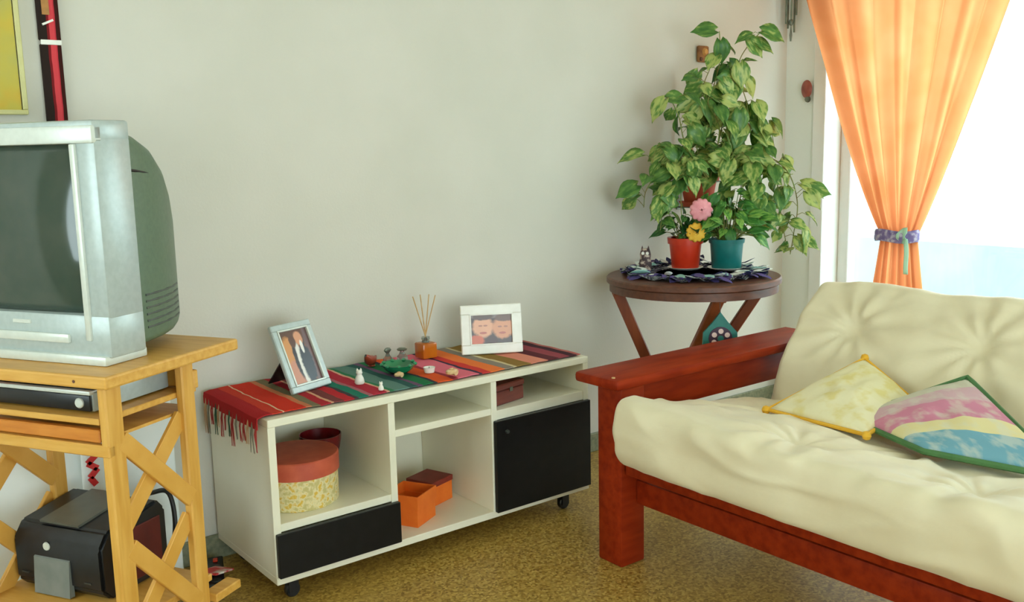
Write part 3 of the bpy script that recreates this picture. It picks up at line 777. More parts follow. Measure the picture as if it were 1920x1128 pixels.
bl = NB(); beam(bl, (-.018, -.002, .342), (.012, -.002, .356), .004, .006, (0, 0, 1), 0); obj('strap', bl, M['whitecer'], p2)
bl = box(-.016, .004, -.0015, .001, .37, .47); obj('gold_patch', bl, mat('gold_print', (150, 104, 40), (176, 120, 50), rough=.5, scale=40), p2)

# ------------------------------------------------------------------ futon sofa
SL0, SL1 = 0.16, 2.235     # outer ends along the window wall
sf = thing('futon_sofa', 'varnished mahogany futon sofa frame with broad flat armrests', 'sofa', (2.6, 1.2, 0))
def sx(name, x0, x1, y0, y1, z0, z1, bev=.006, par=None): return obj(name, box(x0 - 2.6, x1 - 2.6, y0 - 1.2, y1 - 1.2, z0, z1, bev, 2), M['mahog'], par or sf, True)
for e in (0, 1):
    f = (lambda a, b: (a, b)) if e == 0 else (lambda a, b: (SL0 + SL1 - b, SL0 + SL1 - a))
    y0, y1 = f(2.118, 2.228); sx('post', 2.072, 2.178, y0, y1, 0, .600)
    y0, y1 = f(2.135, 2.215); sx('post', 3.02, 3.11, y0, y1, 0, .600)
    y0, y1 = f(2.098, 2.300); arm = sx('armrest', 2.035, 3.16, y0, y1, .600, .636, .012)
    y0, y1 = f(2.145, 2.185); sx('arm_rail', 2.178, 3.02, y0, y1, .49, .600)
    y0, y1 = f(2.145, 2.185); sx('side_rail', 2.178, 3.02, y0, y1, .20, .30)
    y0, y1 = f(2.125, 2.145)
    kb = lathe(NB(), [(0, 0), (.006, 0), (.006, .003), (0, .004)], 12, (2.055 - 2.6, (y0 + y1) / 2 - 1.2, .636)); obj('screw_cap', kb, M['wax'], arm, True)
iy0, iy1 = SL0 + SL1 - 2.112, 2.112
sx('seat_front_rail', 2.082, 2.125, iy0, iy1, .316, .372)
sx('base_rail', 2.138, 2.168, iy0 - .006, iy1 + .006, .205, .286)
sx('base_rail', 3.035, 3.065, iy0 - .02, iy1 + .02, .20, .29)
for k in range(9):
    y = iy0 + .08 + k * (iy1 - iy0 - .16) / 8
    q = NB(); beam(q, (2.127 - 2.6, y - 1.2, .352), (2.74 - 2.6, y - 1.2, .258), .07, .02, (0, 0, 1), .003); obj('seat_slat', q, M['mahog'], sf)
    q = NB(); beam(q, (2.81 - 2.6, y - 1.2, .30), (3.10 - 2.6, y - 1.2, .70), .07, .02, (-1, 0, 1), .003); obj('back_slat', q, M['mahog'], sf)
q = NB(); beam(q, (2.785 - 2.6, iy0 - 1.2, .262), (2.785 - 2.6, iy1 - 1.2, .262), .05, .05, (0, 0, 1), .005); obj('seat_back_rail', q, M['mahog'], sf)
q = NB(); beam(q, (3.11 - 2.6, iy0 - 1.2, .715), (3.11 - 2.6, iy1 - 1.2, .715), .05, .035, (0, 0, 1), .005); obj('back_top_rail', q, M['mahog'], sf)

# folded mattress
mt = thing('futon_mattress', 'cream cotton futon mattress folded into seat and tufted reclining back', 'mattress', (2.5, 1.2, 0.36))
def pillow(nu, nv, nw, fn, rnd):
    """closed rounded slab: unit box grid; rnd rounds edges; fn maps (u,v,w) in 0..1 plus edge weight"""
    b = NB(); V = {}
    def vert(i, j, k):
        key = (i, j, k)
        if key not in V: V[key] = b.verts.new(fn(i / nu, j / nv, k / nw))
        return V[key]
    for i in range(nu):
        for j in range(nv):
            for k in (0, nw): b.faces.new((vert(i, j, k), vert(i + 1, j, k), vert(i + 1, j + 1, k), vert(i, j + 1, k)))
    for i in range(nu):
        for k in range(nw):
            for j in (0, nv): b.faces.new((vert(i, j, k), vert(i + 1, j, k), vert(i + 1, j, k + 1), vert(i, j, k + 1)))
    for j in range(nv):
        for k in range(nw):
            for i in (0, nu): b.faces.new((vert(i, j, k), vert(i, j + 1, k), vert(i, j + 1, k + 1), vert(i, j, k + 1)))
    return b
def rnd_uv(u, v, w, su, sv, sw, r):
    """round a box of size su,sv,sw by radius r: returns point in 0..size"""
    p = Vector((u * su, v * sv, w * sw)); c = Vector((min(max(p.x, r[0]), su - r[0]), min(max(p.y, r[1]), sv - r[1]), min(max(p.z, r[2]), sw - r[2])))
    d = p - c
    q = Vector((d.x / r[0], d.y / r[1], d.z / r[2])); m = max(abs(q.x), abs(q.y), abs(q.z))
    if m > 1e-6 and q.length > 1e-6: q = q * (m / q.length)
    return Vector((c.x + q.x * r[0], c.y + q.y * r[1], c.z + q.z * r[2]))
def tuft(du, dv, s=.12, nw_=11, ph=0.0):
    d = math.hypot(du, dv); a = math.atan2(dv, du)
    return -.028 * math.exp(-(d / .045) ** 2) - .010 * math.exp(-(d / .13) ** 2) + .0055 * math.sin(nw_ * a + ph + 2 * math.sin(a)) * math.exp(-((d - .09) / s) ** 2) * min(1, d / .05)
ML = 1.765; MY0 = 0.31
def seat_f(u, v, w):
    p = rnd_uv(u, v, w, ML, .74, .20, (.03, .045, .055))
    top = w; edge = (1 - abs(2 * v - 1) ** 4)
    a = p.y / .74
    x = 1.985 + p.y
    zb = .378 - .105 * max(0, a - .12) / .88
    z = zb + p.z * (1.0 + .04 * math.sin(u * 9)) - .012 * a * (p.z / .2)
    yw = MY0 + p.x
    # wrinkles on top and front
    wr = .014 * nz(yw * 3.2, x * 3.5, 2.0) + .011 * nz(yw * 9 + 3 * x, x * 6, 5.0) + .009 * (1 - min(1, 4 * abs(nz(yw * 4.2 + 2 * x, x * 5.5, 15.0)))) + .006 * math.sin(24 * yw + 14 * x + 4 * nz(yw * 3, x * 3)) * max(0, nz(yw * 2.3, x * 2, 9) + .2)
    for ty, tx, ph in ((1.52, 2.16, .3), (1.02, 2.16, 1.2), (.6, 2.16, .5), (1.30, 2.45, 2.0)):
        if top > .5: wr += .8 * tuft(yw - ty, x - tx, .12, 9, ph)
    z += wr * (p.z / .2)
    if v < .25: x -= .012 * nz(yw * 3.4, z * 9, 7.0) + .008 * (1 - min(1, 4 * abs(nz(yw * 4 + 3 * z, z * 8, 21.0)))) + .008 * math.sin(18 * yw + 30 * z) * max(0, nz(yw * 2, z * 3, 3.3)) + .006
    if u > .93: yw += .012 * nz(x * 4, z * 14, 1.0)
    return (x - 2.5, yw - 1.2, z - .36)
obj('seat_section', pillow(190, 84, 22, seat_f, 0), M['cover'], mt, 'all')
BA = Vector((0.58, 0, 0.815)).normalized(); BN = Vector((-BA.z, 0, BA.x))   # up the back, out of the back
B0 = Vector((2.735, 0, 0.425))
TUFTS = [(1.84, .345, .4), (1.40, .35, 1.7), (.96, .345, .9), (.54, .35, 2.2)]
def back_f(u, v, w):
    p = rnd_uv(u, v, w, ML + .0, .56, .17, (.035, .045, .055))
    yw = MY0 + p.x; f = p.z / .17
    bul = .045 * math.sin(min(1, max(0, p.y / .5)) * math.pi) * f
    wr = .010 * nz(yw * 3, p.y * 4, 12.0) + .006 * nz(yw * 11, p.y * 8, 2.0) + .006 * (1 - min(1, 4 * abs(nz(yw * 4 + 2 * p.y, p.y * 5, 31.0))))
    for ty, tv_, ph in TUFTS: wr += 1.15 * tuft(yw - ty, p.y - tv_, .14, 10, ph)
    top = max(0, (p.y - .42) / .14)
    sag = -.012 * top * (1 - math.cos((yw - 1.815) * 2 * math.pi / .45)) * .5
    q = B0 + BA * (p.y + sag + .010 * top * nz(yw * 5, 3.0)) + BN * (p.z - .17 + bul + wr * f)
    e = .02 * nz(p.y * 4, 8.0) if u > .9 else 0
    return (q.x - 2.5, yw + e - 1.2, q.z - .36)
obj('back_section', pillow(150, 60, 12, back_f, 0), M['cover'], mt, 'all')

# cushions
def cushion(name, label, corners, puff, mface, mpipe, tassels=True, pipe=.006, upv=None, dips=0.012):
    """corners A,B,C,D (loop) in the room; puffed quilted square with piping"""
    c = [Vector(k) for k in corners]; o = sum(c, Vector()) / 4
    g = thing(name, label, 'cushion', o)
    n0 = ((c[2] - c[0]).cross(c[3] - c[1])).normalized()
    if n0.z < 0: n0 = -n0
    def pt(u, v):
        u2 = u; v2 = v
        return (c[0] * (1 - u2) * (1 - v2) + c[1] * u2 * (1 - v2) + c[2] * u2 * v2 + c[3] * (1 - u2) * v2)
    N1 = 26
    def h(u, v): return (max(0, math.sin(math.pi * u)) * max(0, math.sin(math.pi * v))) ** .45
    b = NB(); T = {}; Bt = {}
    for i in range(N1 + 1):
        for j in range(N1 + 1):
            u, v = i / N1, j / N1; k = h(u, v); q = pt(u, v) - o
            inn = .035 * (math.sin(math.pi * u) * (1 if True else 0)) 
            w = dips * nz(u * 5 + o.x * 3, v * 5, o.y * 4) + .5 * dips * nz(u * 12, v * 9, 3 + o.y)
            T[i, j] = b.verts.new(q + n0 * (puff * k + w * k))
            Bt[i, j] = T[i, j] if i in (0, N1) or j in (0, N1) else b.verts.new(q - n0 * (puff * .35 * k))
    for i in range(N1):
        for j in range(N1):
            b.faces.new((T[i, j], T[i + 1, j], T[i + 1, j + 1], T[i, j + 1]))
            vs = (Bt[i, j], Bt[i, j + 1], Bt[i + 1, j + 1], Bt[i + 1, j])
            try: b.faces.new(vs)
            except ValueError: pass
    body = obj('cover', b, mface, g, 'all')
    uvl = body.data.attributes.new('cuv', 'FLOAT_VECTOR', 'POINT')
    b2 = NB()
    ring = [pt(k / 20, 0) - o for k in range(20)] + [pt(1, k / 20) - o for k in range(20)] + [pt(1 - k / 20, 1) - o for k in range(20)] + [pt(0, 1 - k / 20) - o for k in range(21)]
    tube(b2, ring, pipe, 7); obj('piping', b2, mpipe, g, True)
    if tassels:
        for k in range(4):
            d = (c[k] - o).normalized(); p = c[k] - o
            b3 = NB(); lathe(b3, [(0, -.014), (.010, -.010), (.014, 0), (.010, .010), (0, .014)], 10, p + d * .004)
            obj('corner_knot', b3, mpipe, g, True)
    # patch colours follow the cushion's own u,v
    vals = []
    inv = {}
    for v_ in body.data.vertices:
        # invert the bilinear map numerically
        u = v = .5; q = v_.co + o
        for _ in range(8):
            e = q - pt(u, v); du = (pt(u + .01, v) - pt(u - .01, v)) / .02; dv = (pt(u, v + .01) - pt(u, v - .01)) / .02
            a11, a12, a22 = du.dot(du), du.dot(dv), dv.dot(dv); b1, b22 = du.dot(e), dv.dot(e); det = a11 * a22 - a12 * a12
            if abs(det) < 1e-9: break
            u += (b1 * a22 - b22 * a12) / det; v += (a11 * b22 - a12 * b1) / det
        vals += [u, v, 0]
    uvl.data.foreach_set('vector', vals)
    return g
def patch_mat(name, stops, scale=12, amount=.5, blot=(236, 236, 220), axis='Y'):
    m, nt, N, L, Pb = new_mat(name); Pb.inputs['Roughness'].default_value = .85; Pb.inputs['Specular IOR Level'].default_value = .15
    at = N.new('ShaderNodeAttribute'); at.attribute_name = 'cuv'
    sp = N.new('ShaderNodeSeparateXYZ'); L.new(at.outputs['Vector'], sp.inputs[0])
    rp = N.new('ShaderNodeValToRGB'); cr = rp.color_ramp; cr.interpolation = 'CONSTANT'
    cr.elements[0].position = stops[0][0]; cr.elements[0].color = lin(stops[0][1]); cr.elements[1].position = stops[-1][0]; cr.elements[1].color = lin(stops[-1][1])
    for p, c in stops[1:-1]: e = cr.elements.new(p); e.color = lin(c)
    L.new(sp.outputs[axis], rp.inputs[0])
    n1 = N.new('ShaderNodeTexNoise'); n1.inputs['Scale'].default_value = scale; n1.inputs['Detail'].default_value = 3; L.new(at.outputs['Vector'], n1.inputs['Vector'])
    mr = N.new('ShaderNodeMapRange'); mr.inputs[1].default_value = .48; mr.inputs[2].default_value = .62; mr.inputs[4].default_value = amount; L.new(n1.outputs['Fac'], mr.inputs[0])
    mx = N.new('ShaderNodeMix'); mx.data_type = 'RGBA'; L.new(mr.outputs[0], mx.inputs['Factor']); L.new(rp.outputs[0], mx.inputs['A']); mx.inputs['B'].default_value = lin(blot)
    L.new(mx.outputs['Result'], Pb.inputs['Base Color'])
    return m
ypipe = mat('yellow_piping', (226, 170, 40), (234, 182, 56), rough=.8)
gpipe = mat('green_piping', (66, 110, 62), (80, 124, 74), rough=.8)
cushion('cushion', 'pale cushion with yellow blossoms and golden yellow piping on sofa seat', [(2.415, 1.815, .532), (2.385, 1.452, .538), (2.70, 1.475, .565), (2.79, 1.715, .655)], .045,
        patch_mat('yellow_blossom_cotton', [(0, (232, 224, 186)), (.5, (230, 222, 180)), (1, (228, 220, 180))], 5, .55, (216, 196, 96)), ypipe)
cushion('cushion', 'patchwork cushion of pink and blue cotton with green piping on sofa seat', [(2.50, 1.585, .537), (2.345, 1.262, .545), (2.43, .93, .535), (2.775, 1.365, .655)], .05,
        patch_mat('pink_blue_patchwork', [(0, (200, 196, 176)), (.14, (206, 170, 178)), (.32, (206, 134, 158)), (.58, (224, 212, 160)), (.74, (116, 166, 184)), (1, (116, 166, 184))], 7, .5, (214, 214, 196), 'X'), gpipe, False, .009)

# ------------------------------------------------------------------ round side table in the corner
RCX, RCY, RTZ, RR = 3.05, 2.685, 0.82, 0.362
er = Vector((math.cos(YAW), -math.sin(YAW), 0)); ed = Vector((math.sin(YAW), math.cos(YAW), 0))
rtb = thing('side_table', 'round dark brown wooden side table with three crossing legs', 'table', (RCX, RCY, 0))
obj('table_top', lathe(NB(), [(0, RTZ - .03), (RR - .008, RTZ - .03), (RR, RTZ - .024), (RR, RTZ - .006), (RR - .006, RTZ), (0, RTZ)], 64), M['brown'], rtb, True)
obj('apron', lathe(NB(), [(RR - .05, RTZ - .062), (RR - .012, RTZ - .062), (RR - .012, RTZ - .03), (RR - .05, RTZ - .03)], 64), M['brown'], rtb, True)
legm = mat('chestnut_leg_wood', (118, 54, 26), (142, 70, 36), rough=.4, scale=6, stretch=(4, 4, 1))
for (a, f) in (((-.325, -.03), (.0, .03)), ((.30, .02), (-.22, -.02)), ((.05, -.29), (-.16, .20))):
    top = er * a[0] + ed * a[1] + Vector((0, 0, RTZ - .055)); bot = er * f[0] + ed * f[1] + Vector((0, 0, .004))
    q = NB(); beam(q, top, bot, .026, .046, er, .004); obj('leg', q, legm, rtb)
    q = NB(); beam(q, top + Vector((0, 0, .0)) - (top - Vector((0, 0, top.z))) * .22, top + (top - Vector((0, 0, top.z))) * .05, .05, .04, (0, 0, 1), .004); obj('bracket', q, legm, rtb)
lathe_hub = lathe(NB(), [(0, .30), (.03, .30), (.03, .36), (0, .36)], 20, (er * -.02).to_tuple()); obj('hub', lathe_hub, legm, rtb, True)

# ruffled doily
def doily_mat():
    m, nt, N, L, Pb = new_mat('violet_white_crochet'); Pb.inputs['Roughness'].default_value = .9
    tc = N.new('ShaderNodeTexCoord'); n1 = N.new('ShaderNodeTexNoise'); n1.inputs['Scale'].default_value = 24; n1.inputs['Detail'].default_value = 2; n1.inputs['Distortion'].default_value = 1.2
    L.new(tc.outputs['Object'], n1.inputs['Vector'])
    rp = N.new('ShaderNodeValToRGB'); cr = rp.color_ramp; cr.interpolation = 'CONSTANT'
    cr.elements[0].position = 0; cr.elements[0].color = lin((40, 52, 64)); cr.elements[1].position = .62; cr.elements[1].color = lin((52, 48, 110))
    for p, c in ((.40, (96, 74, 128)), (.47, (206, 214, 214)), (.54, (56, 66, 84))): e = cr.elements.new(p); e.color = lin(c)
    L.new(n1.outputs['Fac'], rp.inputs[0]); L.new(rp.outputs[0], Pb.inputs['Base Color'])
    return m
dm = doily_mat()
dl = thing('doily', 'violet navy and white ruffled doily on round table', 'doily', (RCX + .03, RCY + .02, RTZ + .001))
b = NB(); NA = 120; rads = [0, .08, .16, .22, .26, .285, .305]; rows = []
for r in rads:
    if r == 0: rows.append([b.verts.new((0, 0, .003))]); continue
    row = []
    for k in range(NA):
        a = 2 * math.pi * k / NA; e = max(0, (r - .2) / .105)
        row.append(b.verts.new((r * math.cos(a) * (1 + .03 * e * math.sin(9 * a)), r * math.sin(a) * (1 + .03 * e * math.sin(9 * a)), .003 + e * .010 * (1 + math.sin(17 * a + 2 * math.sin(3 * a))))))
    rows.append(row)
for k in range(NA): b.faces.new((rows[0][0], rows[1][k], rows[1][(k + 1) % NA]))
for p, q in zip(rows[1:], rows[2:]):
    for k in range(NA): b.faces.new((p[k], q[k], q[(k + 1) % NA], p[(k + 1) % NA]))
bmesh.ops.solidify(b, geom=b.faces[:], thickness=.002)
obj('crochet', b, dm, dl, True)
loopc = [mat('loop_white', (222, 228, 224), rough=.9), mat('loop_violet', (84, 70, 130), rough=.9), mat('loop_navy', (34, 40, 84), rough=.9), mat('loop_mint', (150, 196, 190), rough=.9)]
# ------------------------------------------------------------------ leaves
def leaf_mesh(name, w, tip, curl, fold, m, n=7, heart=True):
    """heart-shaped blade, base at origin, tip along +Y, length 1, upper side +Z"""
    b = NB(); rows = []
    for i in range(n + 1):
        s = i / n
        wd = w * (math.sin(math.pi * min(1, s * .93 + .07)) ** .8) * (1 - s ** tip) if heart else w * math.sin(math.pi * s) ** .8
        y = s; z = -curl * s * s + .02 * math.sin(s * 9)
        back = -.10 * (1 - s) ** 3 if heart else 0
        row = [b.verts.new((x * wd, y + (back * abs(x) * 1.6), z + fold * wd * abs(x) ** 1.3)) for x in (-1, -.5, 0, .5, 1)]
        rows.append(row)
    for p, q in zip(rows, rows[1:]):
        for k in range(4):
            try: b.faces.new((p[k], p[k + 1], q[k + 1], q[k]))
            except ValueError: pass
    bmesh.ops.remove_doubles(b, verts=b.verts, dist=1e-4)
    bmesh.ops.solidify(b, geom=b.faces[:], thickness=.012)
    me = bpy.data.meshes.new(name); bmesh.ops.recalc_face_normals(b, faces=b.faces); b.to_mesh(me); b.free(); me.materials.append(m); me.shade_smooth()
    return me
POTH = [leaf_mesh('pothos_leaf', .42, 3.2, c, f, M['pothos']) for c, f in ((.18, .25), (.40, .35), (.62, .2))]
FRESH = [leaf_mesh('fresh_leaf', .36, 2.6, c, f, M['fresh_leaf']) for c, f in ((.25, .25), (.5, .3))]
ROSE = [leaf_mesh('rose_leaf', .36, 2.2, c, f, M['rose_leaf']) for c, f in ((.2, .3), (.45, .25))]

def leaf_at(parent, meshes, base, tipdir, nrm, size, origin):
    y = tipdir.normalized(); z = nrm - y * nrm.dot(y)
    z = z.normalized() if z.length > 1e-4 else Vector((0, 0, 1)); x = y.cross(z)
    m = Matrix((x * size, y * size, z * size)).transposed().to_4x4(); m.translation = base - origin
    return inst('leaf', random.choice(meshes), parent, m)


def pot(name, parent, r0, r1, h, m, rim=.018):
    o = obj(name, lathe(NB(), [(0, 0), (r0, 0), (r0 + .002, .003), (r0 + (r1 - r0) * .8, h - rim), (r1 + .002, h - rim), (r1 + .004, h), (r1 - .003, h), (r1 - .006, h - .012), (r0, .012), (0, .012)], 36), m, parent, True)
    obj('soil', lathe(NB(), [(0, h - .020), (r1 * .5, h - .017), (r1 - .008, h - .022), (r1 - .012, h - .03), (0, h - .03)], 24), M['soil'], parent, True)
    return o

STRIP = [leaf_mesh('ruffle_strip', .13, 3, c, f, loopc[k], 6, False) for k, (c, f) in enumerate(((-.1, .3), (.25, .2), (-.3, .3), (.1, .4)))]
for k in range(96):
    a = 2 * math.pi * k / 96 + random.uniform(-.1, .1); r0 = random.uniform(.19, .27); ln = random.uniform(.05, .09); tw = random.uniform(-.9, .9)
    o_ = Vector((r0 * math.cos(a), r0 * math.sin(a), random.uniform(.012, .024))); d_ = Vector((math.cos(a + tw), math.sin(a + tw), random.uniform(-.08, .22))).normalized()
    z_ = (Vector((0, 0, 1)) + rv(.5)); z_ = (z_ - d_ * z_.dot(d_)).normalized(); x_ = d_.cross(z_)
    m_ = Matrix((x_ * ln * 1.5, d_ * ln, z_ * ln)).transposed().to_4x4(); m_.translation = o_
    inst('ruffle_strip', STRIP[(0, 1, 2, 0, 1, 3, 1)[k % 7]], dl, m_)

# orange-red pot: leafy plant with one pink and one yellow bloom
OZ = RTZ + .0075
def saucer(parent, r, h=.0): obj('saucer', lathe(NB(), [(0, h), (r * .8, h), (r, h + .010), (r - .003, h + .011), (r * .78, h + .004), (0, h + .004)], 36), M['whitecer'], parent, True)
C1 = Vector((3.125, 2.795, OZ)); C2 = Vector((3.235, 2.66, OZ))
pl1 = thing('potted_flower', 'dark leaved plant with pink and yellow blooms in orange red pot', 'potted plant', C1)
saucer(pl1, .078); 
e1 = bpy.data.objects.new('pot_group', None)
bpy.data.objects.remove(e1)
po = obj('pot', lathe(NB(), [(0, .0045), (.056, .0045), (.058, .008), (.069, .112), (.076, .112), (.078, .138), (.073, .138), (.07, .125), (.054, .02), (0, .02)], 36), M['redpot'], pl1, True)
obj('soil', lathe(NB(), [(0, .122), (.04, .125), (.069, .12), (.066, .112), (0, .112)], 24), M['soil'], pl1, True)
sb = NB()
for k in range(26):
    a = random.uniform(0, 2 * math.pi); ln = random.uniform(.03, .13)
    out = er * math.cos(a) + ed * math.sin(a) * .8
    base = Vector((0, 0, .12)) + out * .02; end = base + out * random.uniform(.02, .085) + Vector((0, 0, ln))
    tube(sb, [base, (base + end) / 2 + Vector((0, 0, .015)), end], [.0025, .002, .0012], 5)
    leaf_at(pl1, ROSE, C1 + end, out + Vector((0, 0, random.uniform(-.6, .4))) + rv(.3), Vector((0, 0, .8)) - ed * .6 + rv(.3), random.uniform(.045, .075), C1)
def bloom(parent, origin, c, r, m, n=3):
    for ring in range(n):
        k = 11 - ring * 2; rr = r * (1 - ring * .28)
        for i in range(max(3, k)):
            a = 2 * math.pi * i / max(3, k) + ring * .5
            d = (er * math.cos(a) + Vector((0, 0, 1)) * math.sin(a)); nn = -ed
            b = sheet(4, 4, lambda u, v: c - origin + d * rr * (.12 + .88 * v) + d.cross(nn) * rr * (u - .5) * 1.0 * math.sin(math.pi * min(.95, v * .75 + .2)) + nn * (rr * (.35 + .25 * ring) * (1 - v * .7) + .12 * rr * math.cos((u - .5) * 3)), .0012)
            obj('petal', b, m, parent, 'all')
pinkm = mat('pink_petal', (224, 140, 150), (236, 160, 168), rough=.7, scale=40)
yelm = mat('yellow_petal', (236, 170, 40), (244, 196, 72), rough=.7, scale=40)
bc1 = C1 + er * .045 - ed * .10 + Vector((0, 0, .262)); bc2 = C1 + er * .03 - ed * .072 + Vector((0, 0, .165))
tube(sb, smooth_path([(0, 0, .12), (bc1 - C1) * .5 + Vector((0, 0, .06)), bc1 - C1]), .002, 5)
tube(sb, smooth_path([(0, 0, .12), (bc2 - C1) * .6 + Vector((0, 0, .06)), bc2 - C1 + ed * .01]), .002, 5)
obj('stems', sb, M['stem'], pl1, True)
bloom(pl1, C1, bc1, .048, pinkm, 4); bloom(pl1, C1, bc2, .042, yelm, 4)

# teal pot: fresh green plant
pl2 = thing('potted_plant', 'fresh green leafy plant in teal plastic pot on white saucer', 'potted plant', C2)
saucer(pl2, .082)
obj('pot', lathe(NB(), [(0, .0045), (.06, .0045), (.062, .008), (.070, .115), (.075, .115), (.077, .132), (.072, .132), (.069, .12), (.056, .02), (0, .02)], 36), M['tealpot'], pl2, True)
obj('soil', lathe(NB(), [(0, .118), (.04, .12), (.068, .116), (.065, .108), (0, .108)], 24), M['soil'], pl2, True)
sb = NB()
for k in range(76):
    a = random.uniform(0, 2 * math.pi); ln = random.uniform(.02, .215)
    out = er * (math.cos(a) + .25) + ed * math.sin(a) * .7
    base = Vector((0, 0, .115)) + out * .02; end = base + out * random.uniform(.03, .15 - ln * .25) + Vector((0, 0, ln))
    tube(sb, smooth_path([base, (base + end) / 2 + Vector((0, 0, .02)), end], 3), .0018, 5)
    leaf_at(pl2, FRESH, C2 + end, out + Vector((0, 0, random.uniform(-.7, .3))) + rv(.4), Vector((0, 0, .7)) - ed * .7 + rv(.3), random.uniform(.05, .085), C2)
obj('stems', sb, M['stem'], pl2, True)

# wall-hung terracotta pot with climbing pothos
C3 = Vector((3.40, WALLY - .118, 1.08))
pl3 = thing('climbing_pothos', 'tall variegated pothos climbing from a terracotta pot hung on the wall', 'potted plant', C3)
obj('pot', lathe(NB(), [(0, .014), (.062, .014), (.064, .02), (.082, .115), (.092, .115), (.095, .15), (.088, .15), (.084, .14), (.06, .03), (0, .03)], 36), M['terra'], pl3, True)
obj('soil', lathe(NB(), [(0, .134), (.05, .138), (.083, .132), (.08, .124), (0, .124)], 24), M['soil'], pl3, True)
obj('saucer', lathe(NB(), [(0, 0), (.074, 0), (.09, .022), (.086, .022), (.07, .008), (0, .008)], 36), M['terra'], pl3, True)
b = NB(); bx(b, -.02, .02, .112, .1175, -.02, .18); beam(b, (0, .115, -.008), (0, -.05, -.008), .02, .006, (0, 0, 1), 0)
tube(b, [(.098 * math.cos(a * math.pi / 16), .098 * math.sin(a * math.pi / 16), .112) for a in range(33)], .003, 6); bx(b, -.01, .01, .097, .115, .107, .117)
obj('wall_bracket', b, M['metal'], pl3)
obj('stake', tube(NB(), [(0, .04, .10), (.0, .045, .58)], .007, 8), M['wax'], pl3, True)
def pv(r, z, d=0.0):
    """point by offset along the view's right (r), height z and depth d, pulled clear of the wall"""
    p = Vector((3.375, 2.915, 0)) + er * r + ed * (d - .12 - .38 * max(0, -r)) + Vector((0, 0, z))
    p.y = min(p.y, WALLY - .035)
    return p
VINES = [  # climbers, then trailing vines (r, z, d)
    [(0, 1.22, .05), (-.03, 1.40, .06), (.02, 1.58, .05), (.05, 1.72, .03), (.04, 1.84, 0)],
    [(.02, 1.22, .05), (.06, 1.42, .03), (.10, 1.60, .02), (.14, 1.74, 0), (.22, 1.84, -.03)],
    [(-.02, 1.22, 0), (-.07, 1.40, -.02), (-.04, 1.58, 0), (.0, 1.68, 0)],
    [(.03, 1.22, 0), (.14, 1.36, -.03), (.16, 1.52, -.02), (.12, 1.64, 0)],
    [(-.02, 1.22, -.03), (-.12, 1.36, -.05), (-.15, 1.48, -.04), (-.19, 1.56, -.03)],
    [(-.03, 1.22, -.05), (-.16, 1.32, -.04), (-.24, 1.36, -.03), (-.27, 1.28, -.03)],
    [(-.04, 1.22, -.06), (-.16, 1.26, -.06), (-.25, 1.23, -.05), (-.30, 1.17, -.05), (-.31, 1.10, -.05)],
    [(-.03, 1.22, -.07), (-.14, 1.20, -.09), (-.22, 1.12, -.09), (-.24, 1.0, -.08)],
    [(-.02, 1.22, -.09), (-.10, 1.29, -.11), (-.15, 1.18, -.12), (-.15, 1.05, -.12)],
    [(.03, 1.22, -.09), (.12, 1.32, -.11), (.18, 1.22, -.13), (.20, 1.08, -.13), (.19, 1.0, -.12)],
    [(.04, 1.22, -.05), (.18, 1.32, -.07), (.27, 1.22, -.08), (.30, 1.06, -.08), (.33, .93, -.06)],
    [(.05, 1.22, -.03), (.22, 1.30, -.04), (.33, 1.24, -.05), (.38, 1.10, -.05), (.37, .96, -.04), (.36, .87, -.03)],
    [(.04, 1.22, .0), (.16, 1.42, -.01), (.25, 1.44, -.02), (.28, 1.34, -.03)],
    [(.0, 1.22, -.04), (.03, 1.42, -.07), (-.02, 1.54, -.06), (.03, 1.62, -.04)],
    [(.03, 1.22, .02), (.11, 1.27, .0), (.14, 1.17, -.02), (.12, 1.06, -.03)],
    [(-.03, 1.22, -.08), (-.09, 1.28, -.11), (-.16, 1.24, -.11), (-.19, 1.14, -.11)],
]
sb = NB(); nleaf = 0
for vi, ctrl in enumerate(VINES):
    path = smooth_path([pv(*c) for c in ctrl], 8)
    tube(sb, [p - C3 for p in path], [.0034 * (1 - .5 * i / len(path)) for i in range(len(path))], 6)
    L_ = 0; nxt = .05
    for a, c in zip(path, path[1:]):
        L_ += (c - a).length
        while L_ > nxt:
            nxt += random.uniform(.019, .034)
            if vi < 2 and c.z > 1.70: nxt += .045
            th = random.uniform(0, 2 * math.pi); rel = c - C3
            if -.11 < rel.dot(er) < .10 and 1.05 < c.z < 1.245 and rel.dot(ed) < .02: continue
            out = er * math.cos(th) + ed * (-.25 + .75 * math.sin(th))
            if out.y > 0 and c.y > WALLY - .12: out.y *= .2
            pet = c + out * random.uniform(.025, .06) + Vector((0, 0, random.uniform(-.01, .035)))
            pet.y = min(pet.y, WALLY - .03)
            tube(sb, [c - C3, (c + pet) / 2 - C3 + Vector((0, 0, .01)), pet - C3], .0014, 4)
            td = out * .9 + Vector((0, 0, random.uniform(-1.1, .1))) + rv(.25)
            sz = random.uniform(.062, .108)
            if pet.y + td.normalized().y * sz > WALLY - .012: td.y = -abs(td.y) * .3
            leaf_at(pl3, POTH, pet, td, -ed * .75 + Vector((.15, 0, .55)) + rv(.45), sz, C3); nleaf += 1
for (r, z, d, tr, tz, s) in ((.02, 1.845, 0, -1, .02, .105), (.22, 1.835, -.02, 1, -.25, .11), (.045, 1.80, 0, .15, -1, .10), (.16, 1.80, -.03, .7, -.8, .10), (.12, 1.70, -.04, .1, -1, .11), (-.20, 1.555, -.03, .9, .12, .09), (.11, 1.50, -.10, 0, -1, .10)):
    p = pv(r, z, d); leaf_at(pl3, POTH[:2], p, er * tr + Vector((0, 0, tz)) - ed * .1, -ed * .8 + Vector((0, 0, .45)), s, C3); nleaf += 1
obj('stems', sb, M['stem'], pl3, True)

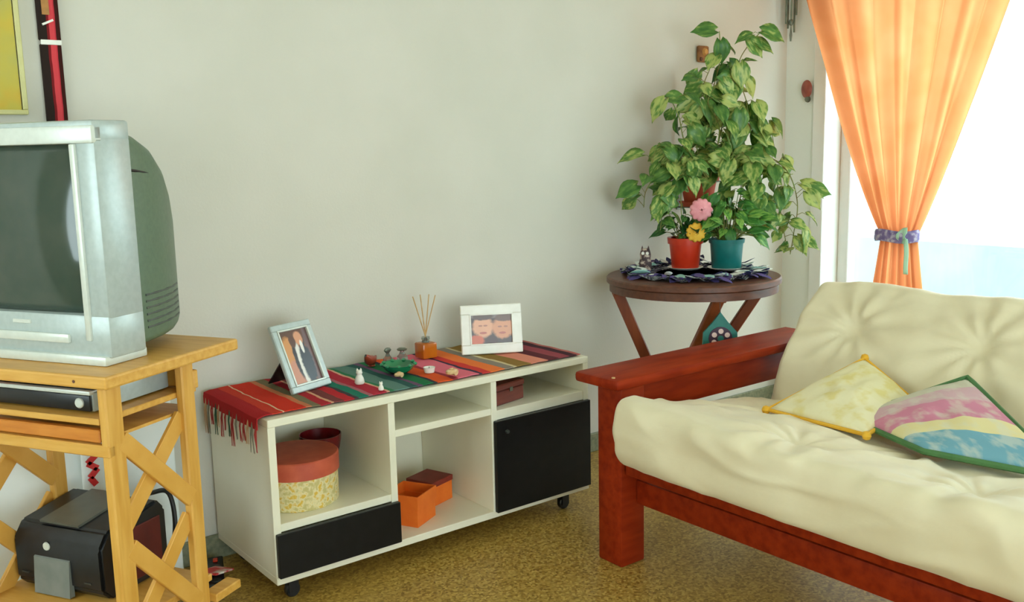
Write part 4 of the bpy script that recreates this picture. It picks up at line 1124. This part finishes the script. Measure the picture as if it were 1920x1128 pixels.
# little things round the plants
g = thing('carved_plaque', 'small square brown carved wooden plaque on the wall beside top leaves', 'plaque', (3.545, WALLY - .02, 1.775))
cw = mat('carved_wood', (120, 74, 34), (156, 104, 52), rough=.6, scale=30)
obj('board', box(-.036, .036, 0, .018, -.036, .04, .008, 2), cw, g, True)
obj('carved_face', lathe(NB(), [(0, -.012), (.012, -.01), (.018, 0), (0, 0)], 14, (0, 0, 0)), mat('carved_wood_light', (190, 134, 66), (206, 150, 80), rough=.6), g, True).matrix_local = Matrix.Translation((.004, 0, .012)) @ Matrix.Rotation(R(-90), 4, 'X')
for q in (-1, 1): obj('carved_knob', lathe(NB(), [(0, -.008), (.008, -.007), (.010, 0), (0, 0)], 10), M['brown'], g, True).matrix_local = Matrix.Translation((q * .022, 0, -.022)) @ Matrix.Rotation(R(-90), 4, 'X')
owm = card_mat('owl_glaze', (50, 36, 40), (196, 176, 160), (84, 58, 60), 50)
g = thing('owl_figurine', 'small dark speckled owl figurine on the round table beside orange pot', 'figurine', (2.93, 2.845, RTZ + .012), R(-50))
obj('body', lathe(NB(), [(0, 0), (.022, 0), (.026, .012), (.027, .035), (.022, .058), (.024, .07), (.02, .088), (.010, .097), (0, .098)], 20, sy=.8), owm, g, True)
for q in (-1, 1):
    obj('eye', lathe(NB(), [(0, -.003), (.006, -.002), (.007, 0), (0, 0)], 12), M['whitecer'], g, True).matrix_local = Matrix.Translation((q * .009, -.017, .078)) @ Matrix.Rotation(R(-90), 4, 'X')
    obj('ear_tuft', lathe(NB(), [(.006, .088), (.003, .102), (0, .11)], 8, (q * .013, 0, 0)), owm, g, True)
# house-shaped ornament hanging from the table's front edge
teal = mat('teal_paint', (34, 108, 100), (46, 124, 114), rough=.5, scale=30)
oc = Vector((RCX, RCY, 0)) + er * .045 - ed * .328
g = thing('hanging_ornament', 'teal house shaped ornament with round flower motif hanging from round table', 'ornament', (oc.x, oc.y, .55), -YAW)
pol = [(-.07, 0), (.07, 0), (.066, .085), (.03, .125), (0, .165), (-.03, .125), (-.066, .085)]
b = NB(); prism(b, pol, -.007, .007, Matrix.Rotation(R(90), 4, 'X')); obj('board', b, teal, g)
def disc(par, name, x, z, r, y, m): 
    o_ = obj(name, lathe(NB(), [(0, 0), (r, 0), (r, .003), (0, .004)], 20), m, par, True); o_.matrix_local = Matrix.Translation((x, y, z)) @ Matrix.Rotation(R(90), 4, 'X'); return o_
md = disc(g, 'motif_disc', 0, .062, .046, -.0072, mat('plum_paint', (60, 34, 56), (70, 42, 64), rough=.5))
disc(g, 'motif_centre', 0, .062, .012, -.0112, teal)
pinkp = mat('pink_cream_paint', (226, 196, 190), (232, 206, 198), rough=.5)
for k in range(6): disc(g, 'motif_petal', .029 * math.cos(k * math.pi / 3 + .5), .062 + .029 * math.sin(k * math.pi / 3 + .5), .010, -.0112, pinkp)
obj('cord', tube(NB(), [(0, 0, .158), (0, .012, RTZ - .062 - .55 + .004)], .002, 6), M['brown'], g)

# ------------------------------------------------------------------ curtain, tieback, chime, wall ornament
CXP = WALLX - .09
ZT, ZTIE, ZB = 2.36, 0.925, 0.10
def edges(z):
    if z >= ZTIE:
        k = (z - ZTIE) / (2.04 - ZTIE)
        L = 2.475 + (2.93 - 2.475) * (k ** .86); Rr = 2.30 - (2.30 - 1.905) * (k ** .92)
        if z > 2.04: L = min(L, 2.99)
        return L, Rr
    k = (ZTIE - z) / (ZTIE - .64)
    k2 = min(k, 2.2)
    return 2.475 + .035 * k2, 2.30 - .045 * k2
cur = thing('curtain', 'sheer orange curtain gathered by a tieback in front of the window', 'curtain', (CXP, 2.4, ZB))
def cur_f(u, v):
    z = ZB + v * (ZT - ZB); L, Rr = edges(z)
    w = abs(L - Rr); tight = max(0.0, 1 - abs(z - ZTIE) / .55)
    amp = (.026 - .006 * tight) * (.5 + .5 * min(1, w / .35))
    fold = math.cos(u * 2 * math.pi * 6 + .9 * math.sin(u * 7) + .25 * math.sin(z * 2)) * amp + .006 * math.cos(u * 2 * math.pi * 15 + z) + .012 * nz(u * 6, z * 1.6, 2.2)
    y = L + (Rr - L) * (u + .012 * math.sin(u * 2 * math.pi * 9 + 1.2))
    return (fold - .01 + .02 * tight, y - 2.4, z - ZB)
obj('cloth', sheet(150, 70, cur_f, 0), M['curtain'], cur, 'all')
obj('rod', tube(NB(), [(0, -1.75, ZT + .02 - ZB), (0, .62, ZT + .02 - ZB)], .012, 12), M['brown'], cur, True)
for q in (-1.7, .55):
    obj('rod_bracket', box(-.01, .09, q - .012, q + .012, ZT - .0 - ZB, ZT + .04 - ZB, .003, 1), M['brown'], cur)
tb = thing('curtain_tieback', 'violet patterned tieback with mint green bow round the orange curtain', 'tieback', (CXP, 2.3875, ZTIE - .0275))
b = NB(); n = 40; rows = []
for (rr, z) in ((1.0, 0), (1.04, .012), (1.04, .043), (1.0, .055), (.94, .055), (.94, 0)):
    rows.append([b.verts.new((.055 * rr * math.cos(2 * math.pi * k / n), .104 * rr * math.sin(2 * math.pi * k / n), z + .004 * math.sin(6 * math.pi * k / n))) for k in range(n)])
for i in range(len(rows)):
    p, q = rows[i], rows[(i + 1) % len(rows)]
    for k in range(n): b.faces.new((p[k], p[(k + 1) % n], q[(k + 1) % n], q[k]))
obj('band', b, card_mat('violet_flower_cotton', (112, 96, 150), (196, 190, 206), (140, 124, 170), 40), tb, True)
mint = cloth_mat('mint_ribbon', (206, 240, 220), (214, 244, 226), .4)
for dz, dy in ((.03, -.055), (-.02, -.05)):
    obj('bow_loop', sheet(10, 6, lambda u, v: (-.058 + .012 * math.sin(u * math.pi), -.03 + u * dy, .03 + dz * u + (v - .5) * .045 * (.4 + .6 * math.sin(math.pi * min(.9, u)))), .002), mint, tb, 'all')
obj('bow_tail', sheet(10, 4, lambda u, v: (-.056 + .006 * math.sin(5 * u), -.075 - .012 * u + (v - .5) * .022, .02 - .16 * u), .002), mint, tb, 'all')

g = thing('wind_chime', 'dark metal wind chime of thin tubes hanging in the corner', 'wind chime', (4.15, 3.024, 1.86))
obj('top_disc', lathe(NB(), [(0, .36), (.03, .36), (.03, .368), (0, .368)], 20), M['brown'], g, True)
obj('hanger', tube(NB(), [(0, 0, .368), (0, 0, CEIL - 1.86)], .0015, 5), M['brown'], g)
for k in range(5):
    a = k * 2 * math.pi / 5; x, y = .026 * math.cos(a), .026 * math.sin(a); z0 = .045 + .02 * k
    tbm = obj('chime_tube', tube(NB(), [(x, y, z0), (x, y, z0 + .20)], .0045, 10), mat('chime_metal', (92, 98, 82), (120, 124, 104), rough=.35, scale=30, metal=.7) if k == 0 else bpy.data.materials['chime_metal'], g, True)
    obj('cord', tube(NB(), [(x, y, z0 + .20), (x, y, .36)], .001, 4), M['brown'], tbm)
obj('clapper', lathe(NB(), [(0, .075), (.009, .08), (.012, .092), (.009, .104), (0, .109)], 14), M['metal'], g, True)
obj('pendant', tube(NB(), [(0, 0, 0), (0, 0, .03), (0, 0, .08)], [.004, .007, .001], 8), M['metal'], g, True)
g = thing('wall_ornament', 'small reddish brown ladybird shaped ornament hung beside the window', 'ornament', (WALLX - .0135, 2.945, 1.60), 0)
b = lathe(NB(), [(0, .0), (.03, .001), (.032, .005), (.024, .014), (.010, .019), (0, .02)], 20, sx=1.4); bmesh.ops.rotate(b, matrix=Matrix.Rotation(R(-90), 3, 'Y'), verts=b.verts)
bmesh.ops.translate(b, vec=(0, 0, .022), verts=b.verts)
obj('shell', b, mat('rust_enamel', (138, 66, 54), (156, 84, 68), rough=.4, scale=40), g, True)
b = lathe(NB(), [(0, 0), (.016, .001), (.014, .009), (0, .013)], 16); bmesh.ops.rotate(b, matrix=Matrix.Rotation(R(-90), 3, 'Y'), verts=b.verts); bmesh.ops.translate(b, vec=(0, -.006, -.028), verts=b.verts)
obj('head', b, M['metal'], g, True)
